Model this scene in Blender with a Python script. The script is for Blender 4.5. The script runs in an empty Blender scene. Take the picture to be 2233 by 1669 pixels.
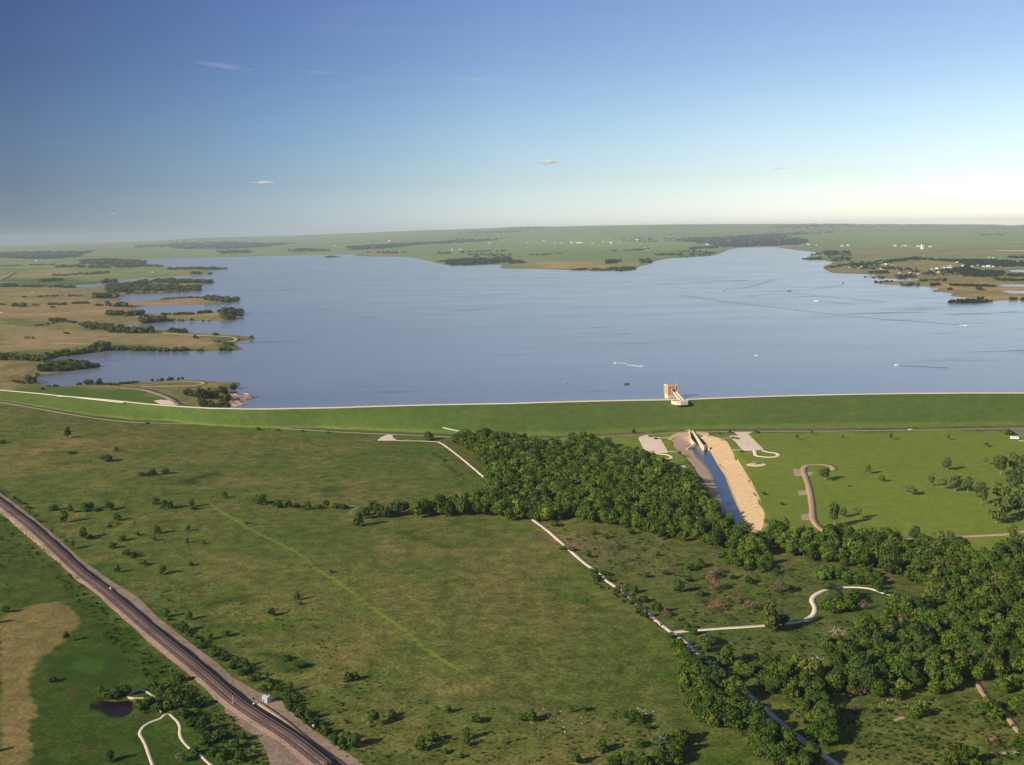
import bpy, bmesh, math, random
import numpy as np
from mathutils import Vector, Matrix
from mathutils.geometry import delaunay_2d_cdt

# ---------------------------------------------------------------- camera, world, sun
W0, H0 = 2233.0, 1669.0
FPX = 2400.0
CAMH = 200.0
PITCH = math.radians(7.79)
ROLL = math.radians(1.026)
SUN_AZ = math.radians(32.0)      # shadows fall towards (cos, sin) of this
SUN_EL = math.radians(25.5)
R_END = 26000.0

scene = bpy.context.scene
COL = scene.collection

def cam_axes():
    F = np.array([0, math.cos(PITCH), -math.sin(PITCH)])
    R = np.array([1.0, 0, 0])
    U = np.array([0, math.sin(PITCH), math.cos(PITCH)])
    R2 = R*math.cos(ROLL) - U*math.sin(ROLL)
    U2 = U*math.cos(ROLL) + R*math.sin(ROLL)
    return F, R2, U2
CF, CR, CU = cam_axes()
CAM = np.array([0.0, 0.0, CAMH])

cam_d = bpy.data.cameras.new('camera')
cam_d.sensor_width = 36.0
cam_d.lens = 36.0*FPX/W0
cam_d.clip_start = 1.0
cam_d.clip_end = 90000.0
cam = bpy.data.objects.new('camera', cam_d)
COL.objects.link(cam)
m = Matrix(((CR[0], CU[0], -CF[0], 0), (CR[1], CU[1], -CF[1], 0), (CR[2], CU[2], -CF[2], CAMH), (0, 0, 0, 1)))
cam.matrix_world = m
scene.camera = cam

world = bpy.data.worlds.new('World')
scene.world = world
world.use_nodes = True
wt = world.node_tree
for n in list(wt.nodes): wt.nodes.remove(n)
wo = wt.nodes.new('ShaderNodeOutputWorld')
bg = wt.nodes.new('ShaderNodeBackground')
sky = wt.nodes.new('ShaderNodeTexSky')
sky.sky_type = 'NISHITA'
sky.sun_disc = False
sky.sun_elevation = SUN_EL
sky.sun_rotation = math.atan2(-math.cos(SUN_AZ), -math.sin(SUN_AZ))
sky.altitude = 600.0
sky.air_density = 1.0
sky.dust_density = 0.6
sky.ozone_density = 2.5
bg.inputs['Strength'].default_value = 0.09
# thin cirrus streaks: high cloud is part of the sky itself
def wn(t, **kw):
    n = wt.nodes.new(t)
    for k, v in kw.items(): setattr(n, k, v)
    return n
tc = wn('ShaderNodeTexCoord')
mp = wn('ShaderNodeMapping'); mp.inputs['Rotation'].default_value = (0, math.radians(-3), 0)
mp.inputs['Scale'].default_value = (5.0, 5.0, 60.0)
nz = wn('ShaderNodeTexNoise'); nz.inputs['Scale'].default_value = 1.0; nz.inputs['Detail'].default_value = 6.0
nz2 = wn('ShaderNodeTexNoise'); nz2.inputs['Scale'].default_value = 4.5; nz2.inputs['Detail'].default_value = 2.0
mr = wn('ShaderNodeMapRange'); mr.inputs[1].default_value = 0.50; mr.inputs[2].default_value = 0.80
mr2 = wn('ShaderNodeMapRange'); mr2.inputs[1].default_value = 0.48; mr2.inputs[2].default_value = 0.70
mu = wn('ShaderNodeMath', operation='MULTIPLY'); mu2 = wn('ShaderNodeMath', operation='MULTIPLY'); mu2.inputs[1].default_value = 0.15
mx = wn('ShaderNodeMixRGB'); mx.inputs[2].default_value = (6.2, 6.6, 7.2, 1)
L = wt.links.new
L(tc.outputs['Generated'], mp.inputs[0]); L(mp.outputs[0], nz.inputs[0]); L(tc.outputs['Generated'], nz2.inputs[0])
L(nz.outputs[0], mr.inputs[0]); L(nz2.outputs[0], mr2.inputs[0]); L(mr.outputs[0], mu.inputs[0]); L(mr2.outputs[0], mu.inputs[1])
L(mu.outputs[0], mu2.inputs[0]); L(mu2.outputs[0], mx.inputs[0]); L(sky.outputs[0], mx.inputs[1])
# the evening air: clearer and darker towards the sun side, milky towards the far side and the horizon
sx = wn('ShaderNodeSeparateXYZ'); L(tc.outputs['Generated'], sx.inputs[0])
def ramp(src, lo, hi, stops):
    m_ = wn('ShaderNodeMapRange'); m_.inputs[1].default_value = lo; m_.inputs[2].default_value = hi; L(src, m_.inputs[0])
    r_ = wn('ShaderNodeValToRGB'); L(m_.outputs[0], r_.inputs[0]); e = r_.color_ramp.elements
    while len(e) < len(stops): e.new(0.5)
    for k, (p_, c_) in zip(e, stops): k.position = (p_-lo)/(hi-lo); k.color = (c_[0]/2, c_[1]/2, c_[2]/2, 1)
    return r_.outputs[0]
def mul(a_, b_, k_=2.0):
    v1 = wn('ShaderNodeVectorMath', operation='MULTIPLY'); v2 = wn('ShaderNodeVectorMath', operation='SCALE'); v2.inputs['Scale'].default_value = k_
    L(a_, v1.inputs[0]); L(b_, v1.inputs[1]); L(v1.outputs[0], v2.inputs[0]); return v2.outputs[0]
g1 = ramp(sx.outputs['Z'], 0.0, 0.25, [(0.0, (1.16, 1.26, 1.58)), (0.012, (1.12, 1.22, 1.5)), (0.045, (0.93, 1.01, 1.17)), (0.095, (0.82, 0.94, 1.10)), (0.145, (0.70, 0.81, 1.03)), (0.20, (0.64, 0.74, 1.03))])
g2 = ramp(sx.outputs['X'], -0.5, 0.5, [(-0.47, (0.27, 0.32, 0.46)), (-0.40, (0.30, 0.36, 0.49)), (-0.21, (0.57, 0.66, 0.79)), (0.0, (1, 1, 1)), (0.22, (1.27, 1.16, 1.06)), (0.42, (1.42, 1.24, 1.08))])
gr_ = mul(mul(mx.outputs[0], g1), g2)
hs = wn('ShaderNodeHueSaturation'); hs.inputs['Saturation'].default_value = 0.92; L(gr_, hs.inputs['Color']); L(hs.outputs[0], bg.inputs['Color']); L(bg.outputs[0], wo.inputs[0])

sun_d = bpy.data.lights.new('sun', 'SUN')
sun_d.energy = 5.0
sun_d.angle = math.radians(0.53)
sun_d.color = (1.0, 0.91, 0.74)
sun = bpy.data.objects.new('sun', sun_d)
COL.objects.link(sun)
sd = Vector((math.cos(SUN_AZ)*math.cos(SUN_EL), math.sin(SUN_AZ)*math.cos(SUN_EL), -math.sin(SUN_EL)))
sun.rotation_euler = sd.to_track_quat('-Z', 'Y').to_euler()

scene.view_settings.view_transform = 'Standard'
scene.view_settings.look = 'None'
scene.view_settings.gamma = 1.0
scene.view_settings.use_curve_mapping = False
scene.view_settings.exposure = 0.36
scene.render.engine = 'CYCLES'
scene.cycles.max_bounces = 6
scene.cycles.diffuse_bounces = 2
scene.cycles.glossy_bounces = 2
scene.cycles.volume_bounces = 2
scene.cycles.transparent_max_bounces = 64

# ---------------------------------------------------------------- survey helpers
class Tile:
    def __init__(s, ox, oy, k): s.ox, s.oy, s.k = ox, oy, k
    def __call__(s, *pts): return [(s.ox + x/s.k, s.oy + y/s.k) for x, y in pts]
A = Tile(0, 480, 2.9493); B = Tile(740, 480, 2.9493); C = Tile(1483, 480, 2.9493)
D = Tile(0, 840, 2.9493); E = Tile(740, 840, 2.9493); F = Tile(1483, 840, 2.9493)
G = Tile(0, 1249, 2.9493); Ht = Tile(740, 1249, 2.9493); I = Tile(1483, 1249, 2.9493)
J = Tile(1360, 800, 5.53); K = Tile(1900, 860, 6.643); Lt = Tile(0, 1060, 7.373)
M = Tile(450, 1470, 6.32); N = Tile(180, 1460, 6.9125); O = Tile(0, 480, 5.899)
Q = Tile(370, 480, 5.899); R = Tile(740, 470, 5.899); S = Tile(1110, 470, 5.899)
U = Tile(1480, 470, 5.899); V = Tile(1850, 470, 5.7755); Wt = Tile(0, 690, 3.6867)
P = Tile(0, 0, 1.0)

def rays(px):
    px = np.asarray(px, float).reshape(-1, 2)
    return CF[None] + ((px[:, :1]-W0/2)/FPX)*CR[None] - ((px[:, 1:]-H0/2)/FPX)*CU[None]
def at_z(px, z):
    d = rays(px); t = (z-CAMH)/d[:, 2]
    return CAM[None] + d*t[:, None]

CREST_PX = P((-420, 818), (-150, 840), (0, 852), (68, 858), (136, 865), (217, 872), (325, 883), (407, 889), (461, 892), (540, 893.4), (599, 893.4),
             (740, 890.6), (1113, 881.7), (1490, 873), (2232, 858.6), (2650, 850.5))
TOEROAD_PX = P((-420, 838), (-150, 862), (0, 877), (85, 891), (193, 909.5), (288, 920), (441, 925), (576, 931.5), (745, 942), (909, 949), (1045, 955), (1215, 957),
               (1350, 950), (1489, 942), (1585, 941), (1958, 938), (2229, 933), (2650, 925))
ztoe_x = np.array([-420, -150, 0, 85, 193, 288, 441, 700, 3000.])
ztoe_z = np.array([15.5, 14.5, 13, 11, 8, 6, 3, 0, 0.])
def pol(p): return np.arctan2(p[:, 0], p[:, 1]), np.hypot(p[:, 0], p[:, 1])
_c = at_z(CREST_PX, 20.0); crest_a, crest_r = pol(_c)
_tr = np.array(TOEROAD_PX); _tz = np.interp(_tr[:, 0], ztoe_x, ztoe_z)
_t = np.vstack([at_z([p], z) for p, z in zip(TOEROAD_PX, _tz)]); toe_a, toe_r = pol(_t)
def r_crest(a): return np.interp(a, crest_a, crest_r)
def r_road(a): return np.interp(a, toe_a, toe_r)
def z_toe(a): return np.interp(a, toe_a, _tz)
def r_toe(a): return np.minimum(r_road(a) + 14.0, r_crest(a)-6)

SKYLINE = P((-500, 545), (0, 536), (150, 531.5), (300, 527), (450, 521), (600, 516), (740, 510), (900, 503.5), (1110, 497), (1300, 492.5), (1480, 489.5), (1700, 488.5), (1950, 490), (2233, 492), (2700, 497))
_sr = rays(SKYLINE); sky_a = np.arctan2(_sr[:, 0], _sr[:, 1]); sky_t = _sr[:, 2]/np.hypot(_sr[:, 0], _sr[:, 1])
def z_far(a): return CAMH + R_END*np.interp(a, sky_a, sky_t)

def segdist(x, y, pts, closed):
    """distance to polyline; if closed also sign (negative inside)"""
    p = np.asarray(pts)[:, :2]; n = len(p)
    best = np.full(x.shape, 1e18); inside = np.zeros(x.shape, bool)
    for i in range(n if closed else n-1):
        ax, ay = p[i]; bx, by = p[(i+1) % n]
        dx, dy = bx-ax, by-ay; l2 = dx*dx+dy*dy+1e-9
        t = np.clip(((x-ax)*dx+(y-ay)*dy)/l2, 0, 1)
        d = (x-ax-t*dx)**2+(y-ay-t*dy)**2
        np.minimum(best, d, out=best)
        if closed:
            c = ((ay > y) != (by > y)) & (x < (bx-ax)*(y-ay)/((by-ay) if by != ay else 1e-9)+ax)
            inside ^= c
    best = np.sqrt(best)
    return np.where(inside, -best, best) if closed else best

LAKE_Z = 13.0
LAKE_PX = (P((2900, 850), (2232, 862), (1490, 876.5), (1113, 885), (740, 894), (599, 897), (500, 896)) +
  Wt((1835, 735), (1850, 690), (1820, 650), (1850, 600), (1935, 562), (1930, 530), (1850, 533), (1700, 525), (1560, 510), (1400, 513), (1250, 525), (1050, 540), (900, 548), (700, 550), (520, 560), (380, 560), (310, 535), (285, 500), (300, 480), (420, 455), (560, 432), (700, 417), (800, 405), (780, 385), (700, 378), (560, 368), (430, 357), (370, 337), (450, 325), (600, 310), (720, 292), (830, 277), (930, 271), (1100, 280), (1300, 283), (1500, 282), (1700, 279), (1900, 277), (1970, 266), (1930, 250), (1890, 225), (1905, 205), (2000, 193), (2060, 180), (2030, 167), (1900, 155), (1750, 147), (1600, 138), (1500, 128), (1400, 118), (1250, 106), (1150, 98), (960, 82), (1000, 72), (1130, 57), (1250, 46), (1400, 38), (1600, 38), (1790, 38), (1880, 32)) +
  A((1555, 605), (1540, 580), (1440, 580), (1350, 598), (1200, 605), (1050, 607), (920, 605), (870, 572), (880, 555), (1000, 550), (1150, 548), (1300, 545), (1450, 530), (1545, 518), (1540, 500), (1400, 500), (1200, 500), (1000, 515), (880, 522), (780, 527), (755, 500), (765, 480), (850, 475), (1000, 470), (1150, 465), (1290, 455), (1300, 412), (1365, 400), (1340, 385), (1150, 380), (1000, 388), (900, 398), (760, 405), (700, 420), (600, 432), (480, 437), (480, 418), (600, 415), (680, 405), (760, 387), (900, 375), (1050, 368), (1200, 362), (1350, 350), (1360, 335), (1300, 322), (1460, 315), (1440, 303), (1250, 303), (1100, 303), (1040, 300), (940, 282)) +
  O((1870, 560), (1860, 530), (1640, 510), (1400, 490), (1560, 467), (1900, 458), (2200, 440)) +
  Q((260, 450), (450, 445), (640, 460), (900, 447), (1090, 432), (1400, 430), (1700, 430), (1950, 410), (2060, 420)) +
  R((150, 470), (230, 530), (550, 530), (870, 530), (1000, 555), (1200, 600), (1420, 650), (1600, 645), (1850, 640), (2100, 627), (2060, 680), (2200, 690)) +
  S((300, 685), (600, 700), (900, 710), (1200, 715), (1600, 715), (1630, 700), (1660, 660), (1780, 635), (1830, 620), (1880, 590), (2000, 560)) +
  U((0, 545), (200, 535), (470, 515), (550, 480), (610, 460), (700, 425), (950, 405), (1200, 400), (1380, 430), (1640, 460), (1800, 480), (1700, 520), (1590, 565), (1850, 575), (2000, 610), (1870, 650), (1860, 685), (1930, 720), (2000, 750)) +
  V((0, 735), (250, 740), (400, 760), (180, 775), (450, 795), (880, 800), (900, 820), (600, 830), (320, 835), (400, 865), (700, 885), (930, 890), (1150, 925), (1010, 960), (1320, 975), (1280, 1020), (1480, 1035), (1600, 1055), (1230, 1080), (1260, 1105), (1600, 1105), (1830, 1085), (1900, 1070), (2170, 1070)) +
  P((2350, 655), (2900, 640)))
LAKE = at_z(LAKE_PX, LAKE_Z)
PONDS = [at_z(V(*q), LAKE_Z) for q in (
    ((1980, 700), (2080, 688), (2400, 690), (2400, 715), (2090, 712)),
    ((2000, 800), (2150, 790), (2400, 795), (2400, 812), (2120, 812)),
    ((1850, 880), (1980, 868), (2400, 872), (2400, 905), (1960, 898)),
    ((1900, 955), (2000, 948), (2400, 955), (2400, 985), (2050, 980)))]
ISLANDS = [at_z(Q(*q), LAKE_Z) for q in (((1970, 478), (2040, 465), (2130, 462), (2250, 470), (2150, 488)),)]
CAUSE = at_z(O((1860, 528), (2200, 505)) + Q((120, 502), (300, 487), (450, 472), (650, 458)), LAKE_Z)
CHAN_Z = -4.0
CHAN_PX = J((850, 925), (905, 930), (985, 975), (1040, 1020), (1080, 1090), (1130, 1180), (1190, 1270), (1225, 1327)) + F((270, 520), (300, 620), (340, 720), (375, 800), (420, 890), (450, 950), (540, 1030), (500, 1040), (430, 990), (360, 900), (310, 830), (270, 760), (240, 680), (215, 600), (180, 520)) + J((1040, 1250), (960, 1150), (900, 1090), (850, 1030), (825, 970))
CHAN = at_z(CHAN_PX, CHAN_Z)
BASIN_Z = -7.0
BASIN = at_z(J((798, 800), (828, 790), (962, 972), (852, 915)), -1.0)
POND_Z = -1.2
GPOND = at_z(N((230, 540), (330, 480), (500, 490), (700, 470), (760, 500), (780, 560), (750, 630), (690, 690), (590, 718), (480, 705), (400, 650), (300, 612), (215, 600)), POND_Z)

def grown(pts, g):
    c = np.asarray(pts)[:, :2]; mid = c.mean(0); out = []
    n = len(c)
    area = 0.5*sum(c[i, 0]*c[(i+1) % n, 1]-c[(i+1) % n, 0]*c[i, 1] for i in range(n)); sg = 1 if area > 0 else -1
    for i in range(n):
        t = c[(i+1) % n]-c[i-1]; t = t/np.linalg.norm(t); out.append(c[i]+sg*g*np.array([t[1], -t[0]]))
    return np.array(out)
def sstep(x): x = np.clip(x, 0, 1); return x*x*(3-2*x)
def height(x, y, lake=True):
    x = np.asarray(x, float); y = np.asarray(y, float)
    a = np.arctan2(x, y); r = np.hypot(x, y)
    und = 0.7*np.sin(x/83+1)*np.cos(y/97) + 0.5*np.sin(x/47+y/61)
    rt, rc = r_toe(a), r_crest(a)
    plain = z_toe(a)*np.clip((r-650)/(rt-650), 0, 1)**1.5 + und*np.clip((rt-r-10)/60, 0, 1)*np.clip((r-100)/200, 0, 1)
    up = 16.0 + 0.5*np.sin(x/210)*np.cos(y/260) + (z_far(a)-16.0)*np.clip((r-10500)/(R_END-10500), 0, 1)**1.6
    h = plain + (up-plain)*sstep((r-rc-2)/22)
    # outlet channel, basin, golf pond
    loc = (r > 500) & (r < 1120) & (a > 0.02) & (a < 0.45)
    if loc.any():
        d = segdist(x[loc], y[loc], CHAN, True)
        hb = np.where(d < 0, CHAN_Z+d*0.35, CHAN_Z + d*0.22)
        d2 = segdist(x[loc], y[loc], BASIN, True)
        hh = np.minimum(h[loc], np.maximum(hb, -8))
        h[loc] = np.where(d2 < 0.3, np.minimum(hh, BASIN_Z), hh)
    loc = (r < 560) & (a < -0.2) & (r > 380) & (a > -0.6)
    if loc.any():
        d = segdist(x[loc], y[loc], GPOND, True)
        h[loc] = np.minimum(h[loc], np.where(d < 0, POND_Z-0.2+np.maximum(d, -6)*0.25, POND_Z+d*0.35))
    if lake:
        loc = (r > rc+5) & (r < 12000) & (np.abs(a) < 0.8)
        if loc.any():
            xl, yl = x[loc], y[loc]
            d = segdist(xl, yl, LAKE, True)
            for q in PONDS: d = np.minimum(d, segdist(xl, yl, q, True))
            for q in ISLANDS: d = np.maximum(d, -segdist(xl, yl, q, True))
            rl = r[loc]
            dc = segdist(xl, yl, CAUSE, False)-rl*0.0018
            d = np.maximum(d, -dc)
            sl = np.clip(0.10*1500/rl, 0.02, 0.10)
            h[loc] = np.minimum(h[loc], LAKE_Z + np.clip(d*sl, -5, 60))
    return h

def ground(px, lake=False):
    """pixels of the survey photograph -> points on the terrain"""
    d = rays(px); z = np.zeros(len(d))
    dh = np.hypot(d[:, 0], d[:, 1]); slope = -d[:, 2]/dh
    # march: first try plain, then iterate
    r = CAMH/np.maximum(slope, 1e-4)
    for k in range(40):
        r = np.clip(r, 50, R_END-50)
        x = d[:, 0]/dh*r; y = d[:, 1]/dh*r
        z = height(x, y, False)
        r = 0.5*r + 0.5*(CAMH-z)/np.maximum(slope, 1e-4)
    x = d[:, 0]/dh*r; y = d[:, 1]/dh*r
    z = height(x, y, lake)
    return np.stack([x, y, z], 1)

# ---------------------------------------------------------------- object helpers
def tag(o, label=None, cat=None, group=None, kind=None):
    if label: o['label'] = label
    if cat: o['category'] = cat
    if group: o['group'] = group
    if kind: o['kind'] = kind
    return o
def link(name, me, parent=None, mats=()):
    for mm in mats: me.materials.append(mm)
    o = bpy.data.objects.new(name, me); COL.objects.link(o)
    if parent: o.parent = parent
    return o
def empty(name, loc=(0, 0, 0), rz=0.0, sc=None):
    o = bpy.data.objects.new(name, None); COL.objects.link(o)
    o.location = loc; o.rotation_euler = (0, 0, rz)
    o.empty_display_size = 1.0
    if sc: o.scale = sc
    return o
def npmesh(name, verts, faces, cols=None, smooth=False, matidx=None):
    """faces: (n,k) array or list of such arrays"""
    me = bpy.data.meshes.new(name)
    verts = np.asarray(verts, np.float32)
    fl = faces if isinstance(faces, list) else [faces]
    fl = [np.asarray(f, np.int32) for f in fl if len(f)]
    me.vertices.add(len(verts)); me.vertices.foreach_set('co', verts.ravel())
    nl = sum(f.size for f in fl); nf = sum(len(f) for f in fl)
    me.loops.add(nl); me.loops.foreach_set('vertex_index', np.concatenate([f.ravel() for f in fl]))
    me.polygons.add(nf)
    tot = np.concatenate([np.full(len(f), f.shape[1], np.int32) for f in fl])
    st = np.concatenate([[0], np.cumsum(tot)[:-1]]).astype(np.int32)
    me.polygons.foreach_set('loop_start', st)
    me.polygons.foreach_set('loop_total', tot)
    if matidx is not None: me.polygons.foreach_set('material_index', np.asarray(matidx, np.int32))
    if smooth: me.polygons.foreach_set('use_smooth', np.ones(nf, bool))
    me.update(calc_edges=True)
    if cols is not None:
        ca = me.color_attributes.new('cover', 'FLOAT_COLOR', 'POINT')
        ca.data.foreach_set('color', np.asarray(cols, np.float32).ravel())
    me.validate()
    return me

class MB:
    """collects boxes, prisms and tubes into one mesh"""
    def __init__(s): s.v = []; s.f = []; s.mi = []; s.m = 0
    def add(s, vs, fs):
        b = len(s.v); s.v += [tuple(map(float, q)) for q in vs]; s.f += [tuple(b+i for i in f) for f in fs]; s.mi += [s.m]*len(fs); return s
    def box(s, c, d, rz=0.0, taper=1.0):
        x, y, z = d[0]/2, d[1]/2, d[2]/2
        cs, sn = math.cos(rz), math.sin(rz); vs = []
        for k, t in ((-1, 1.0), (1, taper)):
            for sx, sy in ((-1, -1), (1, -1), (1, 1), (-1, 1)):
                a, b = sx*x*t, sy*y*t
                vs.append((c[0]+a*cs-b*sn, c[1]+a*sn+b*cs, c[2]+k*z))
        return s.add(vs, [(3, 2, 1, 0), (4, 5, 6, 7), (0, 1, 5, 4), (1, 2, 6, 5), (2, 3, 7, 6), (3, 0, 4, 7)])
    def prism(s, poly, z0, z1):
        n = len(poly)
        vs = [(p[0], p[1], z0) for p in poly]+[(p[0], p[1], z1) for p in poly]
        return s.add(vs, [tuple(range(n-1, -1, -1)), tuple(range(n, 2*n))]+[(i, (i+1) % n, n+(i+1) % n, n+i) for i in range(n)])
    def profile(s, poly, w, axis='y'):
        """poly in x,z, extruded along y by w"""
        n = len(poly)
        vs = [(p[0], -w/2, p[1]) for p in poly]+[(p[0], w/2, p[1]) for p in poly]
        return s.add(vs, [tuple(range(n)), tuple(range(2*n-1, n-1, -1))]+[((i+1) % n, i, n+i, n+(i+1) % n) for i in range(n)])
    def tube(s, pts, rad, seg=6, cap=True):
        pts = [Vector(p) for p in pts]; rad = rad if hasattr(rad, '__len__') else [rad]*len(pts)
        vs = []; fs = []
        for i, p in enumerate(pts):
            d = (pts[min(i+1, len(pts)-1)]-pts[max(i-1, 0)]).normalized()
            a = d.orthogonal().normalized() if abs(d.z) > 0.9 else d.cross(Vector((0, 0, 1))).normalized(); b = d.cross(a)
            for k in range(seg):
                t = 2*math.pi*k/seg; vs.append(p+(a*math.cos(t)+b*math.sin(t))*rad[i])
        for i in range(len(pts)-1):
            for k in range(seg):
                fs.append((i*seg+k, i*seg+(k+1) % seg, (i+1)*seg+(k+1) % seg, (i+1)*seg+k))
        if cap: fs += [tuple(range(seg-1, -1, -1)), tuple((len(pts)-1)*seg+k for k in range(seg))]
        return s.add(vs, fs)
    def build(s, name, mat, parent=None, smooth=False):
        me = bpy.data.meshes.new(name); me.from_pydata(s.v, [], s.f)
        bm = bmesh.new(); bm.from_mesh(me); bmesh.ops.recalc_face_normals(bm, faces=bm.faces); bm.to_mesh(me); bm.free()
        for mm in (mat if isinstance(mat, (list, tuple)) else [mat]): me.materials.append(mm)
        for p, i in zip(me.polygons, s.mi): p.material_index = i; p.use_smooth = smooth
        return link(name, me, parent)

# ---------------------------------------------------------------- materials
def new_mat(name):
    m = bpy.data.materials.new(name); m.use_nodes = True
    t = m.node_tree
    b = t.nodes['Principled BSDF']
    return m, t, b
def nd(t, typ, **kw):
    n = t.nodes.new(typ)
    for k, v in kw.items(): setattr(n, k, v)
    return n
def noise(t, scale, detail=4, rough=0.55, vec=None, off=None):
    n = nd(t, 'ShaderNodeTexNoise'); n.inputs['Scale'].default_value = scale; n.inputs['Detail'].default_value = detail; n.inputs['Roughness'].default_value = rough
    if vec is not None: t.links.new(vec, n.inputs['Vector'])
    return n.outputs[0]
def rng(t, src, a, b, c=0.0, d=1.0):
    n = nd(t, 'ShaderNodeMapRange'); n.interpolation_type = 'SMOOTHSTEP'
    t.links.new(src, n.inputs[0])
    for i, v in zip((1, 2, 3, 4), (a, b, c, d)): n.inputs[i].default_value = v
    return n.outputs[0]
def math_(t, op, a, b):
    n = nd(t, 'ShaderNodeMath', operation=op)
    for i, v in enumerate((a, b)):
        if isinstance(v, (int, float)): n.inputs[i].default_value = v
        else: t.links.new(v, n.inputs[i])
    return n.outputs[0]
def mixc(t, typ, fac, a, b):
    n = nd(t, 'ShaderNodeMixRGB', blend_type=typ)
    for i, v in enumerate((fac, a, b)):
        if isinstance(v, (int, float)): n.inputs[i].default_value = v
        elif isinstance(v, tuple): n.inputs[i].default_value = (*v, 1)
        else: t.links.new(v, n.inputs[i])
    return n.outputs[0]
def bump(t, b, h, strength, dist):
    n = nd(t, 'ShaderNodeBump'); n.inputs['Strength'].default_value = strength; n.inputs['Distance'].default_value = dist
    t.links.new(h, n.inputs['Height']); t.links.new(n.outputs[0], b.inputs['Normal'])
def pos(t):
    return nd(t, 'ShaderNodeNewGeometry').outputs['Position']
def basic(name, col, rough=0.8, spec=0.3, var=0.25, scale=0.5, bmp=0.0, scale2=0.05, metal=0.0):
    m, t, b = new_mat(name)
    p = pos(t)
    n1 = noise(t, scale, 4, 0.6, p); n2 = noise(t, scale2, 3, 0.5, p)
    f = rng(t, math_(t, 'ADD', math_(t, 'MULTIPLY', n1, 0.6), math_(t, 'MULTIPLY', n2, 0.4)), 0.3, 0.7, 1-var, 1+var)
    c = mixc(t, 'MULTIPLY', 1.0, tuple(col), f)
    t.links.new(c, b.inputs['Base Color'])
    b.inputs['Roughness'].default_value = rough; b.inputs['Specular IOR Level'].default_value = spec; b.inputs['Metallic'].default_value = metal
    if bmp: bump(t, b, n1, bmp, 0.5)
    return m

def ground_mat():
    m, t, b = new_mat('ground_cover')
    p = pos(t)
    at = nd(t, 'ShaderNodeAttribute', attribute_name='cover')
    base, alpha = at.outputs['Color'], at.outputs['Alpha']
    n0 = noise(t, 1/420, 5, 0.6, p)
    n1 = noise(t, 1/50, 7, 0.68, p)
    mp = nd(t, 'ShaderNodeMapping'); mp.inputs['Location'].default_value = (311, 77, 9); t.links.new(p, mp.inputs[0])
    n1b = noise(t, 1/34, 7, 0.68, mp.outputs[0])
    n2 = noise(t, 1/9, 5, 0.6, p)
    n3 = noise(t, 1/1.6, 3, 0.6, p)
    dry = math_(t, 'MULTIPLY', rng(t, n1, 0.47, 0.66), alpha)
    lush = math_(t, 'MULTIPLY', rng(t, n1b, 0.50, 0.66), alpha)
    c = mixc(t, 'MULTIPLY', math_(t, 'MULTIPLY', dry, 0.9), base, (1.45, 1.17, 1.5))
    c = mixc(t, 'MULTIPLY', math_(t, 'MULTIPLY', lush, 0.85), c, (0.58, 0.86, 0.50))
    c = mixc(t, 'MULTIPLY', math_(t, 'MULTIPLY', alpha, 0.8), c, mixc(t, 'MIX', rng(t, n0, 0.4, 0.62), (0.84, 0.95, 0.82), (1.16, 1.05, 1.1)))
    nB = noise(t, 1/165, 6, 0.62, mp.outputs[0])
    c = mixc(t, 'MULTIPLY', math_(t, 'MULTIPLY', alpha, 0.8), c, mixc(t, 'MIX', rng(t, nB, 0.40, 0.62), (0.76, 0.90, 0.70), (1.15, 1.04, 1.1)))
    nC = noise(t, 1/2300, 5, 0.6, mp.outputs[0])
    c = mixc(t, 'MULTIPLY', alpha, c, mixc(t, 'MIX', rng(t, nC, 0.42, 0.60), (0.84, 0.96, 0.80), (1.14, 1.03, 1.08)))
    v = math_(t, 'MULTIPLY', rng(t, n2, 0.3, 0.7, 0.72, 1.28), rng(t, n3, 0.3, 0.7, 0.62, 1.38))
    v = mixc(t, 'MIX', rng(t, alpha, 0.1, 0.9, 0.30, 1.0), (1, 1, 1), v)
    c = mixc(t, 'MULTIPLY', 1.0, c, v)
    t.links.new(c, b.inputs['Base Color'])
    b.inputs['Roughness'].default_value = 0.95; b.inputs['Specular IOR Level'].default_value = 0.05
    hh = math_(t, 'ADD', math_(t, 'MULTIPLY', n3, 0.25), n2)
    bump(t, b, hh, 0.5, 1.1)
    bn = [n for n in t.nodes if n.type == 'BUMP'][0]; t.links.new(rng(t, alpha, 0.15, 1.0, 0.07, 0.5), bn.inputs['Strength'])
    return m
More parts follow.
